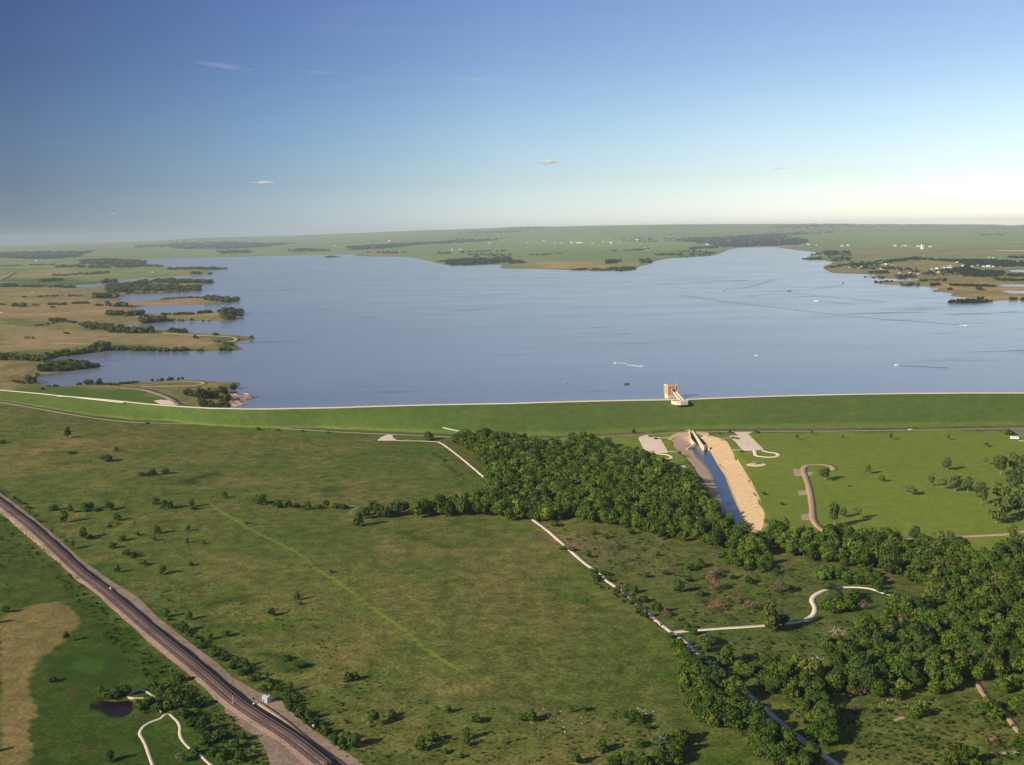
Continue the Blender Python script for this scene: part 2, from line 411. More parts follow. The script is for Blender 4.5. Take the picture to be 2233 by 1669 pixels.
def water_mat(name, deep, rough=0.18, wav=0.5):
    m, t, b = new_mat(name)
    p = pos(t)
    mp = nd(t, 'ShaderNodeMapping'); mp.inputs['Rotation'].default_value = (0, 0, math.radians(20)); mp.inputs['Scale'].default_value = (1, 2.2, 1); t.links.new(p, mp.inputs[0])
    w1 = noise(t, 1/6.5, 3, 0.6, mp.outputs[0]); w0 = noise(t, 1/45, 3, 0.55, mp.outputs[0])
    s = noise(t, 1/330, 4, 0.6, mp.outputs[0])
    # wind-ruffled patches: long thin cat's paws, rougher, their dimmer reflection put into the colour
    mp2 = nd(t, 'ShaderNodeMapping'); mp2.inputs['Rotation'].default_value = (0, 0, math.radians(-8)); mp2.inputs['Scale'].default_value = (0.35, 1.6, 1); t.links.new(p, mp2.inputs[0])
    cp = math_(t, 'MULTIPLY', rng(t, noise(t, 1/75, 6, 0.7, mp2.outputs[0]), 0.56, 0.68), rng(t, noise(t, 1/700, 2, 0.5, p), 0.50, 0.60))
    sh = rng(t, noise(t, 1/900, 3, 0.5, mp2.outputs[0]), 0.4, 0.6, 0.93, 1.05)
    cb = mixc(t, 'MULTIPLY', 1.0, tuple(deep), rng(t, s, 0.3, 0.7, 0.90, 1.08))
    cb = mixc(t, 'MULTIPLY', 1.0, cb, sh)
    t.links.new(mixc(t, 'MULTIPLY', math_(t, 'MULTIPLY', cp, 0.8), cb, (0.35, 0.4, 0.5)), b.inputs['Base Color'])
    t.links.new(math_(t, 'ADD', rng(t, s, 0.42, 0.62, rough*0.95, rough*1.12), math_(t, 'MULTIPLY', cp, 0.25)), b.inputs['Roughness'])
    b.inputs['IOR'].default_value = 1.33; b.inputs['Specular IOR Level'].default_value = 0.5
    hh = math_(t, 'ADD', math_(t, 'MULTIPLY', w1, 0.30), math_(t, 'MULTIPLY', w0, 0.28))
    bump(t, b, hh, wav, 1.0)
    return m
def leaf_mat(name, col, trans=0.25):
    m, t, b = new_mat(name)
    at = nd(t, 'ShaderNodeAttribute', attribute_name='cover')
    oi = nd(t, 'ShaderNodeObjectInfo')
    c = mixc(t, 'MULTIPLY', 1.0, tuple(col), at.outputs['Color'])
    k = mixc(t, 'MIX', oi.outputs['Random'], (0.58, 0.70, 0.7), (1.32, 1.15, 1.0))
    c = mixc(t, 'MULTIPLY', 1.0, c, k)
    t.links.new(c, b.inputs['Base Color'])
    b.inputs['Roughness'].default_value = 0.7; b.inputs['Specular IOR Level'].default_value = 0.15
    tr = nd(t, 'ShaderNodeBsdfTranslucent'); t.links.new(c, tr.inputs[0])
    mx = nd(t, 'ShaderNodeMixShader'); mx.inputs[0].default_value = trans
    out = t.nodes['Material Output']
    t.links.new(b.outputs[0], mx.inputs[1]); t.links.new(tr.outputs[0], mx.inputs[2]); t.links.new(mx.outputs[0], out.inputs[0])
    return m
MAT = {}
MAT['ground'] = ground_mat()
MAT['lake'] = water_mat('lake_water', (0.185, 0.195, 0.220), 0.17, 0.13)
MAT['channel'] = water_mat('channel_water', (0.028, 0.045, 0.085), 0.2, 0.25)
MAT['pond'] = water_mat('pond_water', (0.016, 0.006, 0.012), 0.12, 0.1)
MAT['wake'] = water_mat('wake_water', (0.145, 0.158, 0.18), 0.22, 0.2)  # darker base colour stands in for the dimmer reflection of wake slopes
MAT['foam'] = basic('foam', (0.8, 0.78, 0.75), 0.9, 0.2, 0.15, 0.6)
MAT['leaf'] = leaf_mat('broadleaf_foliage', (0.062, 0.112, 0.011), 0.12)
MAT['leaf_park'] = leaf_mat('park_foliage', (0.090, 0.125, 0.030), 0.15)
MAT['leaf_shrub'] = leaf_mat('shrub_foliage', (0.050, 0.096, 0.012), 0.12)
MAT['leaf_shore'] = leaf_mat('shore_foliage', (0.062, 0.098, 0.018), 0.12)
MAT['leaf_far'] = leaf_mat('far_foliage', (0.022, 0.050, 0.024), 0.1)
MAT['leaf_pale'] = leaf_mat('pale_foliage', (0.13, 0.15, 0.07))
MAT['leaf_dead'] = leaf_mat('dead_brush', (0.20, 0.125, 0.085), 0.1)
MAT['bark'] = basic('bark', (0.11, 0.085, 0.06), 0.95, 0.1, 0.3, 2.0)
MAT['bark_pale'] = basic('pale_bark', (0.26, 0.19, 0.13), 0.95, 0.1, 0.3, 2.0)
MAT['gravel'] = basic('gravel', (0.62, 0.50, 0.36), 0.95, 0.1, 0.22, 0.8, 0.3)
MAT['concrete'] = basic('concrete', (0.72, 0.60, 0.44), 0.85, 0.2, 0.12, 0.4)
MAT['lotconc'] = basic('lot_concrete', (0.74, 0.58, 0.43), 0.85, 0.2, 0.10, 0.4)
MAT['parkroad'] = basic('park_road_gravel', (0.42, 0.28, 0.17), 0.9, 0.15, 0.15, 0.5)
MAT['asphalt'] = basic('asphalt', (0.22, 0.175, 0.13), 0.9, 0.2, 0.2, 0.3)
MAT['dirt'] = basic('dirt_track', (0.36, 0.27, 0.15), 0.95, 0.1, 0.2, 0.3)
MAT['riprap'] = basic('riprap_stone', (0.66, 0.45, 0.24), 0.95, 0.1, 0.28, 1.1, 0.35, 0.4)
MAT['riprap_grey'] = basic('riprap_weathered', (0.58, 0.40, 0.25), 0.95, 0.1, 0.3, 1.1, 0.4, 0.3)
MAT['ballast'] = basic('ballast', (0.21, 0.140, 0.108), 0.95, 0.1, 0.4, 0.7, 0.7)
MAT['raildirt'] = basic('railway_gravel', (0.27, 0.19, 0.135), 0.95, 0.1, 0.35, 0.5, 0.5)
MAT['sleeper'] = basic('sleeper_bed', (0.075, 0.045, 0.045), 0.95, 0.1, 0.4, 1.6, 0.6)
MAT['steel'] = basic('rail_steel', (0.13, 0.085, 0.075), 0.7, 0.3, 0.1, 1.0, 0, 0.1, 0.0)
MAT['limestone'] = basic('limestone_rubble', (0.66, 0.47, 0.30), 0.95, 0.1, 0.35, 0.9, 0.8)
MAT['white'] = basic('white_paint', (0.8, 0.8, 0.78), 0.5, 0.4, 0.04)
MAT['brick'] = basic('tan_brick', (0.50, 0.29, 0.15), 0.9, 0.15, 0.12, 1.0)
MAT['cream'] = basic('cream_concrete', (0.72, 0.60, 0.42), 0.85, 0.2, 0.08, 0.5)
MAT['roofgrey'] = basic('roof_grey', (0.30, 0.28, 0.27), 0.8, 0.2, 0.1)
MAT['roofred'] = basic('roof_brown', (0.30, 0.14, 0.09), 0.8, 0.2, 0.1)
MAT['glass'] = basic('dark_glass', (0.02, 0.025, 0.03), 0.1, 0.6, 0.05)
MAT['rubber'] = basic('tyre_rubber', (0.02, 0.02, 0.02), 0.9, 0.1, 0.1)
MAT['carred'] = basic('red_car_paint', (0.25, 0.03, 0.03), 0.35, 0.5, 0.05)
MAT['cardark'] = basic('dark_car_paint', (0.04, 0.035, 0.05), 0.35, 0.5, 0.05)
MAT['grey'] = basic('grey_paint', (0.38, 0.38, 0.37), 0.6, 0.3, 0.06)
MAT['log'] = basic('driftwood', (0.38, 0.25, 0.19), 0.95, 0.1, 0.25, 1.0)
MAT['hutwall'] = basic('hut_wall', (0.42, 0.42, 0.41), 0.7, 0.3, 0.1)
MAT['cartpath'] = basic('cart_path', (0.60, 0.48, 0.34), 0.9, 0.1, 0.2, 1.0)
MAT['rock'] = basic('pale_rock', (0.55, 0.45, 0.36), 0.95, 0.1, 0.2, 1.0)

# ---------------------------------------------------------------- ground sheet
fa = np.radians(np.linspace(-31.5, 31.5, 1320))
ca = np.radians(np.arange(33, 328, 4.0))
az = np.concatenate([fa, ca])
dep = np.radians(np.arange(33.0, 0.40, -0.052))
rr = np.concatenate([[1, 30, 60, 100, 140, 180, 220, 260, 285], (CAMH)/np.tan(dep)])
rr = rr[rr < R_END*0.985]
rr = np.concatenate([rr, [R_END]])
NA, NR = len(az), len(rr)
AA, RR = np.meshgrid(az, rr)
gx = (RR*np.sin(AA)).ravel(); gy = (RR*np.cos(AA)).ravel()
azw = AA.ravel(); azw = (azw+np.pi) % (2*np.pi)-np.pi
gz = height(gx, gy)
gr = RR.ravel()

cover = np.zeros((len(gx), 4))
def setbase(mask, c, a): cover[mask, :3] = c; cover[mask, 3] = a
rt_, rc_ = r_toe(azw), r_crest(azw)
setbase(gr < 1e9, (0.136, 0.130, 0.037), 1.0)                       # rough prairie below the dam
north = gr > rc_+10
setbase(north, (0.270, 0.190, 0.092), 1.0)
f1 = np.clip((gr-4200)/2500, 0, 1)[:, None]
cn = np.array([0.270, 0.190, 0.092])*(1-f1)+np.array([0.185, 0.235, 0.078])*f1
cover[north, :3] = cn[north]
def paint(pts, col, a=None, soft=3.0, strength=1.0, closed=True, width=0.0, px=True, lim=None):
    w = ground(pts) if px else np.asarray(pts)
    x0, x1, y0, y1 = w[:, 0].min(), w[:, 0].max(), w[:, 1].min(), w[:, 1].max(); mgn = width+soft*2
    k = np.nonzero((gx > x0-mgn) & (gx < x1+mgn) & (gy > y0-mgn) & (gy < y1+mgn))[0]
    if not len(k): return
    d = segdist(gx[k], gy[k], w, closed)-width
    # uneven natural edge
    jit = soft*0.8*(np.sin(gx[k]/(soft*2.3)+gy[k]/(soft*3.1))+np.sin(gy[k]/(soft*1.7)-gx[k]/(soft*4)))
    f = np.clip(0.5-(d+jit)/(2*soft), 0, 1)*strength
    cover[k, :3] = cover[k, :3]*(1-f[:, None])+np.array(col)*f[:, None]
    if a is not None: cover[k, 3] = cover[k, 3]*(1-f)+a*f

LAWN = (0.168, 0.205, 0.030); OLIVE = (0.136, 0.130, 0.037); TAN = (0.20, 0.155, 0.07); LUSH = (0.045, 0.085, 0.012)
# park lawn right of the channel and between trees and dam
paint(P((1370, 948), (1500, 945), (1700, 945), (2233, 938), (3100, 925), (3100, 1290), (2233, 1215), (1950, 1200), (1800, 1170), (1680, 1160), (1640, 1100), (1610, 1040), (1560, 1000), (1450, 1010), (1380, 975)), LAWN, 0.22, 6)
paint(P((1110, 955), (1260, 960), (1380, 950), (1450, 1010), (1400, 1000), (1250, 985), (1130, 970)), LAWN, 0.3, 4)
paint(P((620, 937), (900, 948), (1000, 953), (960, 958), (700, 948)), (0.09, 0.125, 0.02), 0.3, 5)
paint(P((420, 926), (560, 930), (700, 942), (690, 950), (560, 945), (430, 933)), (0.10, 0.14, 0.022), 0.3, 4)
grown_px = grown(CHAN, 9.0)
# greener strips
paint(P((0, 1240), (60, 1150), (150, 1160), (210, 1250), (270, 1270), (420, 1370), (560, 1480), (700, 1530), (760, 1600), (900, 1640), (960, 1700), (700, 1700), (560, 1520), (350, 1350), (150, 1180), (40, 1100), (0, 1085), (0, 1150)), (0.062, 0.092, 0.015), 0.8, 8, 0.7)
paint(P((0, 1130), (200, 1300), (420, 1490), (560, 1620), (600, 1700), (0, 1700)), (0.078, 0.112, 0.019), 0.8, 6)
paint(D((600, 950), (640, 1100), (560, 1239), (800, 1239), (740, 1100), (700, 980)), (0.075, 0.115, 0.018), 0.5, 8, 0.6)
# mown line and tracks through the grass
paint(D((0, 265), (60, 300), (110, 350), (160, 385), (230, 400)), (0.12, 0.14, 0.03), None, 1.5, 0.5, False, 1.2)
paint(D((600, 530), (700, 580), (780, 620), (850, 690)), (0.11, 0.12, 0.03), None, 2, 0.4, False, 1.5)
paint(D((1340, 750), (1400, 800), (1520, 870), (1580, 915), (1750, 1000), (1900, 1070), (2050, 1190), (2212, 1290)) + Ht((0, 75), (120, 155), (250, 250), (400, 360), (520, 460), (640, 545), (760, 620)), (0.165, 0.215, 0.030), 0.15, 0.8, 1.0, False, 0.9)
paint(D((1640, 290), (1600, 330), (1520, 420), (1450, 540)), (0.10, 0.13, 0.03), None, 3, 0.5, False, 3)
paint(D((1640, 280), (1560, 370), (1500, 440)), (0.08, 0.08, 0.03), None, 1.5, 0.5, False, .8)
paint(E((1080, 860), (1200, 950), (1400, 1060), (1600, 1200)) + Ht((1520, 30), (1750, 180), (1980, 350), (2150, 480)), (0.115, 0.14, 0.026), 0.5, 3.5, 0.85, False, 2.5)
paint(E((600, 400), (640, 460), (760, 560), (830, 600)), (0.115, 0.14, 0.028), 0.5, 4, 0.85, False, 5)
paint(E((570, 400), (650, 470), (740, 560), (800, 605)), (0.04, 0.06, 0.014), 0.3, 2, 0.8, False, 1.0)
paint(Ht((1900, 470), (1850, 530), (1820, 600), (1750, 700)), (0.05, 0.07, 0.015), None, 1.5, 0.6, False, .4)
# bare and lush patches of the prairie
for pts, c, s in (
    (E((700, 430), (760, 470), (900, 590), (860, 590), (740, 500), (680, 440)), (0.15, 0.10, 0.06), 0.8),
    (E((1240, 950), (1300, 960), (1380, 1010), (1350, 1020), (1260, 985)), (0.13, 0.08, 0.045), 0.8),
    (E((1480, 990), (1560, 1000), (1590, 1040), (1500, 1050)), (0.13, 0.09, 0.05), 0.6),
    (D((1180, 600), (1300, 580), (1420, 545), (1450, 550), (1330, 600), (1230, 640), (1170, 625)), (0.035, 0.05, 0.018), 0.75),
    (D((2030, 680), (2130, 645), (2212, 665), (2212, 720), (2100, 715)), (0.04, 0.075, 0.014), 0.8),
    (E((380, 950), (450, 945), (540, 990), (460, 1000)), (0.04, 0.075, 0.014), 0.7),
    (E((560, 1020), (700, 1005), (860, 990), (960, 960), (900, 1020), (700, 1050)), (0.045, 0.08, 0.014), 0.6),
    (G((1280, 210), (1400, 170), (1560, 155), (1500, 200), (1330, 235)), (0.04, 0.07, 0.014), 0.7),
    (Ht((1540, 190), (1620, 185), (1700, 220), (1660, 240)), (0.04, 0.07, 0.012), 0.6),
    (Ht((1650, 300), (1720, 295), (1760, 330), (1680, 345)), (0.045, 0.08, 0.014), 0.5),
    (G((1700, 520), (1900, 510), (2060, 590), (2000, 650), (1860, 620)), (0.04, 0.08, 0.012), 0.7),
    (G((1000, 90), (900, 90), (830, 140), (900, 200), (980, 240), (960, 180)), (0.16, 0.11, 0.06), 0.55),
    (Ht((850, 740), (960, 740), (1150, 830), (1260, 880), (1560, 900), (1760, 990), (1500, 960), (1200, 900), (950, 820)), (0.16, 0.115, 0.06), 0.5),
    (Ht((60, 760), (160, 790), (400, 880), (480, 900), (300, 860), (100, 820)), (0.15, 0.11, 0.055), 0.55),
    (D((0, 600), (40, 620), (60, 650), (0, 650)), (0.09, 0.13, 0.02), 0.6),
    (D((980, 850), (1060, 840), (1090, 880), (1000, 900)), (0.035, 0.07, 0.012), 0.7),
    (D((1010, 590), (1080, 600), (1160, 640), (1120, 650)), (0.05, 0.075, 0.02), 0.5)):
    paint(pts, c, None, 3.0, s)
paint(grown_px, (0.42, 0.29, 0.17), 0.3, 2.5, px=False)
# golf course
paint(P((0, 1225), (110, 1230), (170, 1300), (330, 1430), (340, 1500), (400, 1669), (520, 1720), (0, 1720)), (0.060, 0.086, 0.015), 0.6, 5)
paint(P((0, 1150), (70, 1210), (130, 1270), (160, 1310), (140, 1318), (0, 1320)), (0.075, 0.092, 0.018), 0.6, 5)
paint(G((0, 290), (100, 240), (250, 200), (370, 190), (450, 220), (510, 290), (490, 370), (400, 450), (280, 540), (200, 620), (190, 800), (230, 880), (180, 1050), (200, 1120), (160, 1300), (0, 1300)), (0.225, 0.160, 0.062), 0.55, 1.0)
for e, c in ((((330, 560), (450, 510), (620, 500), (760, 520), (830, 590), (780, 680), (620, 730), (440, 720), (340, 640)), (0.038, 0.070, 0.010)),
             (((440, 580), (540, 545), (660, 555), (700, 610), (600, 650), (480, 640)), (0.05, 0.098, 0.012)),
             (((700, 1110), (760, 1060), (860, 1060), (920, 1120), (880, 1180), (760, 1190)), (0.058, 0.092, 0.014))):
    paint(G(*e), c, 0.1, 1.5)
paint(G((520, 1239), (560, 1150), (620, 1080)), (0.10, 0.06, 0.03), None, 0.8, 0.7, False, 0.8)
paint(G((450, 740), (470, 780), (440, 830)), (0.11, 0.06, 0.04), None, 1.2, 0.7, False, 1)
paint(N((820, 650), (900, 660), (1060, 700), (900, 720), (830, 710)), (0.12, 0.09, 0.04), None, 1, 0.8)
# scrub ground among the right-hand woods
paint(P((1240, 1150), (1300, 1140), (1450, 1180), (1640, 1190), (1800, 1230), (2000, 1290), (1900, 1400), (1700, 1420), (1520, 1400), (1400, 1310), (1300, 1230)), (0.112, 0.118, 0.034), 0.9, 6, 0.8)
paint(I((950, 340), (1090, 370), (1080, 410), (960, 410)), (0.24, 0.18, 0.12), None, 2, 0.6)
paint(I((760, 560), (880, 530), (940, 560), (820, 610)), (0.22, 0.17, 0.10), None, 2, 0.5)
paint(I((1900, 680), (1990, 690), (1950, 730)), (0.2, 0.14, 0.09), None, 1.0, 0.6)
paint(E((60, 770), (105, 790), (100, 850), (60, 830)), (0.22, 0.2, 0.12), None, 1.5, 0.5)
paint(E((230, 950), (300, 960), (320, 1030), (370, 1070), (300, 1020), (250, 990)), (0.18, 0.14, 0.08), None, 1.2, 0.7)
# left of the dam: bright meadow, brown fields north
paint(Wt((0, 570), (300, 560), (700, 575), (1100, 580), (1290, 660), (1430, 710), (1500, 745), (1000, 720), (500, 640), (0, 590)), (0.085, 0.135, 0.022), 0.3, 8)
paint(Wt((980, 565), (1200, 545), (1550, 515), (1700, 530), (1600, 600), (1450, 660), (1330, 600)), (0.20, 0.155, 0.07), 0.6, 6)
paint(Wt((1530, 150), (1900, 165), (2060, 180), (1890, 205), (1970, 268), (1850, 272), (1760, 250), (1800, 205), (1650, 185)), (0.115, 0.135, 0.035), 0.4, 8)
paint(Wt((900, 225), (1300, 250), (1900, 265), (1500, 278), (900, 270)), (0.10, 0.12, 0.03), 0.5, 5)
BROWN = (0.330, 0.220, 0.115)
for _p, _c in ((((0, 300), (400, 250), (700, 240), (800, 225), (500, 290), (200, 320), (0, 330)), (0.10, 0.125, 0.035)), (((0, 20), (300, 30), (420, 60), (200, 110), (0, 90)), (0.11, 0.135, 0.04)), (((0, 350), (300, 365), (360, 400), (0, 430)), (0.12, 0.13, 0.04)), (((0, 460), (200, 455), (220, 520), (0, 540)), (0.15, 0.14, 0.05))):
    paint(Wt(*_p), _c, 0.9, 14, 0.7)
paint(Wt((0, 60), (300, 80), (700, 120), (1000, 145), (1400, 150), (1700, 180), (1700, 235), (1000, 225), (760, 215), (500, 265), (0, 290)), BROWN, 0.5, 12, 0.8)
for pts, c, s in (
    (O((200, 680), (700, 640), (860, 690), (700, 710), (300, 730), (160, 720)), BROWN, 0.8), (O((130, 745), (800, 760), (1250, 800), (1100, 830), (500, 860), (0, 860), (0, 790)), (0.085, 0.13, 0.035), 0.9),
    (O((0, 880), (1300, 850), (1250, 920), (1100, 980), (0, 990)), BROWN, 0.7), (O((0, 1010), (1150, 1000), (1300, 1060), (900, 1080), (300, 1090), (0, 1080)), BROWN, 0.6),
    (O((0, 1130), (700, 1120), (1300, 1120), (1500, 1180), (1350, 1240), (0, 1298)), BROWN, 0.75),
    (O((0, 620), (170, 640), (180, 690), (0, 760)), (0.10, 0.14, 0.04), 0.8),
    (O((1620, 1085), (1650, 1060), (1900, 1040), (2212, 1010), (2212, 1075), (1900, 1085)), BROWN, 0.95),
    (Q((0, 1020), (200, 1010), (500, 1015), (650, 1030), (300, 1060), (0, 1060)), (0.36, 0.20, 0.10), 0.9),
    (Q((0, 1225), (400, 1200), (700, 1185), (680, 1250), (300, 1290), (0, 1290)), BROWN, 0.9), (Q((0, 690), (300, 680), (500, 690), (300, 720), (0, 725)), BROWN, 0.8),
    (R((130, 500), (700, 480), (850, 500), (700, 525), (200, 530)), (0.30, 0.17, 0.09), 0.7),
    (S((300, 620), (700, 600), (1200, 640), (1650, 600), (1700, 630), (1100, 680), (500, 680), (200, 660)), (0.36, 0.24, 0.10), 0.9),
    (S((150, 535), (420, 530), (430, 550), (180, 560)), (0.33, 0.2, 0.1), 0.7),
    (S((0, 330), (800, 300), (2212, 280), (2212, 420), (1000, 420), (0, 450)), (0.21, 0.27, 0.085), 0.8),
    (R((0, 250), (1000, 230), (2212, 200), (2212, 270), (900, 350), (0, 400)), (0.19, 0.235, 0.08), 0.7),
    (V((0, 400), (900, 430), (1800, 430), (2400, 460), (2400, 520), (1300, 510), (500, 520), (0, 560)), (0.24, 0.19, 0.095), 0.7),
    (V((320, 845), (700, 850), (1300, 850), (1850, 860), (2400, 910), (2400, 1050), (1900, 1050), (1500, 960), (1000, 890), (500, 870)), (0.36, 0.24, 0.10), 0.9),
    (V((950, 580), (1300, 600), (1200, 640), (950, 630)), (0.27, 0.19, 0.1), 0.6), (V((1250, 780), (1800, 790), (1900, 850), (1300, 850)), (0.32, 0.22, 0.10), 0.8),
    (U((970, 390), (1370, 395), (1370, 425), (980, 410)), (0.45, 0.26, 0.2), 0.9), (U((1380, 420), (2212, 400), (2212, 440), (1800, 470)), (0.22, 0.17, 0.1), 0.6),
    (U((0, 140), (2212, 130), (2212, 230), (0, 260)), (0.20, 0.245, 0.10), 0.6), (V((0, 230), (2400, 240), (2400, 400), (0, 390)), (0.20, 0.26, 0.095), 0.7),
    (O((0, 340), (1700, 330), (2212, 390), (1700, 430), (1200, 400), (0, 395)), (0.17, 0.165, 0.075), 0.7)):
    w = ground(pts); md = np.hypot(w[:, 0], w[:, 1]).mean()
    paint(w, c, None, 3+md*0.012, s, px=False)
# bare muddy rim of the lake
rim = north & (gr < 9500) & (np.abs(azw) < 0.6)
k = np.nonzero(rim & (gz > LAKE_Z-1) & (gz < LAKE_Z+1.0))[0]
ff = np.clip(1-(gz[k]-LAKE_Z)/1.0, 0, 1)*0.75
cover[k, :3] = cover[k, :3]*(1-ff[:, None])+np.array((0.22, 0.15, 0.11))*ff[:, None]

idx = np.arange(NR*NA).reshape(NR, NA)
nxt = np.roll(idx, -1, axis=1)
q = np.stack([idx[:-1], idx[1:], nxt[1:], nxt[:-1]], -1).reshape(-1, 4)
me = npmesh('ground', np.stack([gx, gy, gz], 1), q[:, ::-1].copy(), cover, True)
gobj = link('ground', me, None, [MAT['ground']]); tag(gobj, 'prairie grassland reaching to the horizon', 'ground', kind='structure')
if me.polygons[5000].normal.z < 0: me.flip_normals()

# ---------------------------------------------------------------- water sheets
def sheet(name, pts, z, mat, grow=0.0):
    p = np.asarray(pts)[:, :2]
    me = bpy.data.meshes.new(name)
    bm = bmesh.new(); vs = [bm.verts.new((a, b, z)) for a, b in p]; f = bm.faces.new(vs); f.normal_update()
    if f.normal.z < 0: f.normal_flip()
    bmesh.ops.triangulate(bm, faces=bm.faces); bm.to_mesh(me); bm.free()
    return link(name, me, None, [mat])
# the lake sheet runs from under the dam to beyond the far shore
la = np.linspace(math.radians(-31), math.radians(31), 120)
inner = [(math.sin(a)*(r_crest(a)+16), math.cos(a)*(r_crest(a)+16)) for a in la]
lv = []
for a in la:
    r0 = float(r_crest(a))+16
    for r in np.geomspace(r0, 10800, 14): lv.append((math.sin(a)*r, math.cos(a)*r, LAKE_Z))
lf = np.array([(i*14+j, (i+1)*14+j, (i+1)*14+j+1, i*14+j+1) for i in range(119) for j in range(13)])
me = npmesh('lake', lv, lf)
if me.polygons[0].normal.z < 0: me.flip_normals()
tag(link('lake', me, None, [MAT['lake']]), 'wide blue reservoir lake', 'lake', kind='structure')
tag(sheet('outlet_channel_water', grown(CHAN, 0.8), CHAN_Z, MAT['channel']), 'blue water of the outlet channel', 'water', kind='structure')
tag(sheet('basin_water', grown(at_z(J((815, 840), (845, 830), (985, 985), (905, 935), (845, 950)), -4), 0.0), CHAN_Z-0.05, MAT['channel']), 'dark water inside the stilling basin', 'water', kind='structure')
tag(sheet('golf_pond_water', grown(GPOND, 0.5), POND_Z, MAT['pond']), 'dark plum coloured pond on the golf course', 'pond', kind='structure')

# ---------------------------------------------------------------- draped strips and polygons
def smooth_line(pts, step=4.0):
    p = np.asarray(pts)[:, :2]
    # Catmull-Rom
    out = []
    n = len(p)
    for i in range(n-1):
        p0, p1, p2, p3 = p[max(i-1, 0)], p[i], p[i+1], p[min(i+2, n-1)]
        k = max(1, int(np.linalg.norm(p2-p1)/step))
        for j in range(k):
            t = j/k
            out.append(0.5*((2*p1)+(-p0+p2)*t+(2*p0-5*p1+4*p2-p3)*t*t+(-p0+3*p1-3*p2+p3)*t**3))
    out.append(p[-1]); return np.array(out)
def strip(name, px, width, mat, off=0.12, step=4.0, world=False, zfun=None, edge=0.10, parent=None, crown=0.0):
    w = np.asarray(px) if world else ground(px)
    c = smooth_line(w, step)
    t = np.gradient(c, axis=0); t /= np.linalg.norm(t, axis=1)[:, None]+1e-9
    nrm = np.stack([-t[:, 1], t[:, 0]], 1)
    hw = width/2*(1+(edge*np.sin(np.arange(len(c))*0.9)*np.sin(np.arange(len(c))*0.37+1) if edge else 0))
    hw = np.broadcast_to(hw, (len(c),))
    rows = [c+nrm*(hw*k)[:, None] for k in (-1, 0, 1)]
    z = [(height(r_[:, 0], r_[:, 1]) if zfun is None else zfun(r_[:, 0], r_[:, 1]))+off for r_ in rows]
    z[1] = z[1]+crown
    n = len(c)
    v = np.vstack([np.column_stack([r_, zz]) for r_, zz in zip(rows, z)])
    # skirts so the strip has thickness
    v = np.vstack([v, v[:n]-[0, 0, off+0.25], v[2*n:3*n]-[0, 0, off+0.25]])
    i = np.arange(n-1)
    f = np.vstack([np.stack([a*n+i, b*n+i, b*n+i+1, a*n+i+1], 1) for a, b in ((0, 1), (1, 2), (3, 0), (2, 4))])
    me = npmesh(name, v, f)
    if me.polygons[0].normal.z < 0: me.flip_normals()
    return link(name, me, parent, [mat])
def drape(name, px, mat, off=0.12, cell=6.0, world=False, flat=None):
    w = np.asarray(px)[:, :2] if world else ground(px)[:, :2]
    pts = [Vector((float(a), float(b))) for a, b in w]; nb = len(pts)
    x0, y0 = w.min(0); x1, y1 = w.max(0)
    xs, ys = np.meshgrid(np.arange(x0, x1, cell), np.arange(y0, y1, cell)); xs = xs.ravel(); ys = ys.ravel()
    d = segdist(xs, ys, w, True); k = d < -cell*0.35
    pts += [Vector((float(a), float(b))) for a, b in zip(xs[k], ys[k])]
    r_ = delaunay_2d_cdt(pts, [], [list(range(nb))], 1, 1e-4)
    v = np.array([(p.x, p.y) for p in r_[0]]); z = height(v[:, 0], v[:, 1])+off if flat is None else np.full(len(v), flat)
    me = bpy.data.meshes.new(name)
    me.from_pydata([(a, b, c) for (a, b), c in zip(v, z)], [], [list(f) for f in r_[2]])
    bm = bmesh.new(); bm.from_mesh(me)
    for f in bm.faces:
        f.normal_update()
        if f.normal.z < 0: f.normal_flip()
    be = [e for e in bm.edges if e.is_boundary]
    g = bmesh.ops.extrude_edge_only(bm, edges=be)
    for q_ in g['geom']:
        if isinstance(q_, bmesh.types.BMVert): q_.co.z -= off+0.25
    bm.to_mesh(me); bm.free()
    return link(name, me, None, [mat])
def st(o, label, cat): return tag(o, label, cat, kind='structure')

st(strip('toe_road', TOEROAD_PX, 7.5, MAT['asphalt'], 0.15, 8), 'two lane asphalt road along the foot of the dam', 'road')
TRAIL = E((640, 365), (690, 395), (800, 480), (930, 590), (1000, 650), (1120, 750), (1235, 855), (1340, 935), (1450, 1030), (1500, 1075), (1600, 1160), (1690, 1215)) + Ht((1700, 35), (1850, 140), (1970, 250), (2140, 385), (2212, 435)) + I((100, 505), (230, 610), (380, 740), (500, 840), (620, 945), (740, 1045), (810, 1095), (980, 1220), (1100, 1310), (1300, 1440), (1700, 1690), (2100, 1920))
st(strip('gravel_trail', TRAIL, 3.1, MAT['gravel'], 0.14), 'straight pale gravel trail', 'trail')
SPUR = Ht((2140, 388), (2200, 378)) + I((120, 370), (300, 357), (510, 343), (640, 330), (730, 322), (810, 305), (860, 265), (868, 225), (850, 180), (870, 145), (940, 110), (1040, 95), (1150, 94), (1235, 105), (1290, 125), (1380, 150), (1560, 190), (1680, 210))
st(strip('curved_path', SPUR, 2.9, MAT['concrete'], 0.16, 2.5), 'pale path curving between the trees', 'path')
st(strip('woodland_path', I((1905, 700), (1930, 740), (1960, 790), (2030, 850), (2095, 910), (2150, 985), (2212, 1060), (2290, 1130)), 2.6, MAT['parkroad'], 0.12, 2.5), 'short dirt path in the right hand woods', 'path')
st(strip('woodland_path', I((2000, 1163), (2090, 1158), (2170, 1150)), 2.2, MAT['parkroad'], 0.12, 2.5), 'short dirt path at the bottom right', 'path')
st(strip('woodland_path', I((1380, 955), (1410, 940), (1440, 930)), 1.8, MAT['parkroad'], 0.12, 2.5), 'scrap of dirt path in a clearing', 'path')
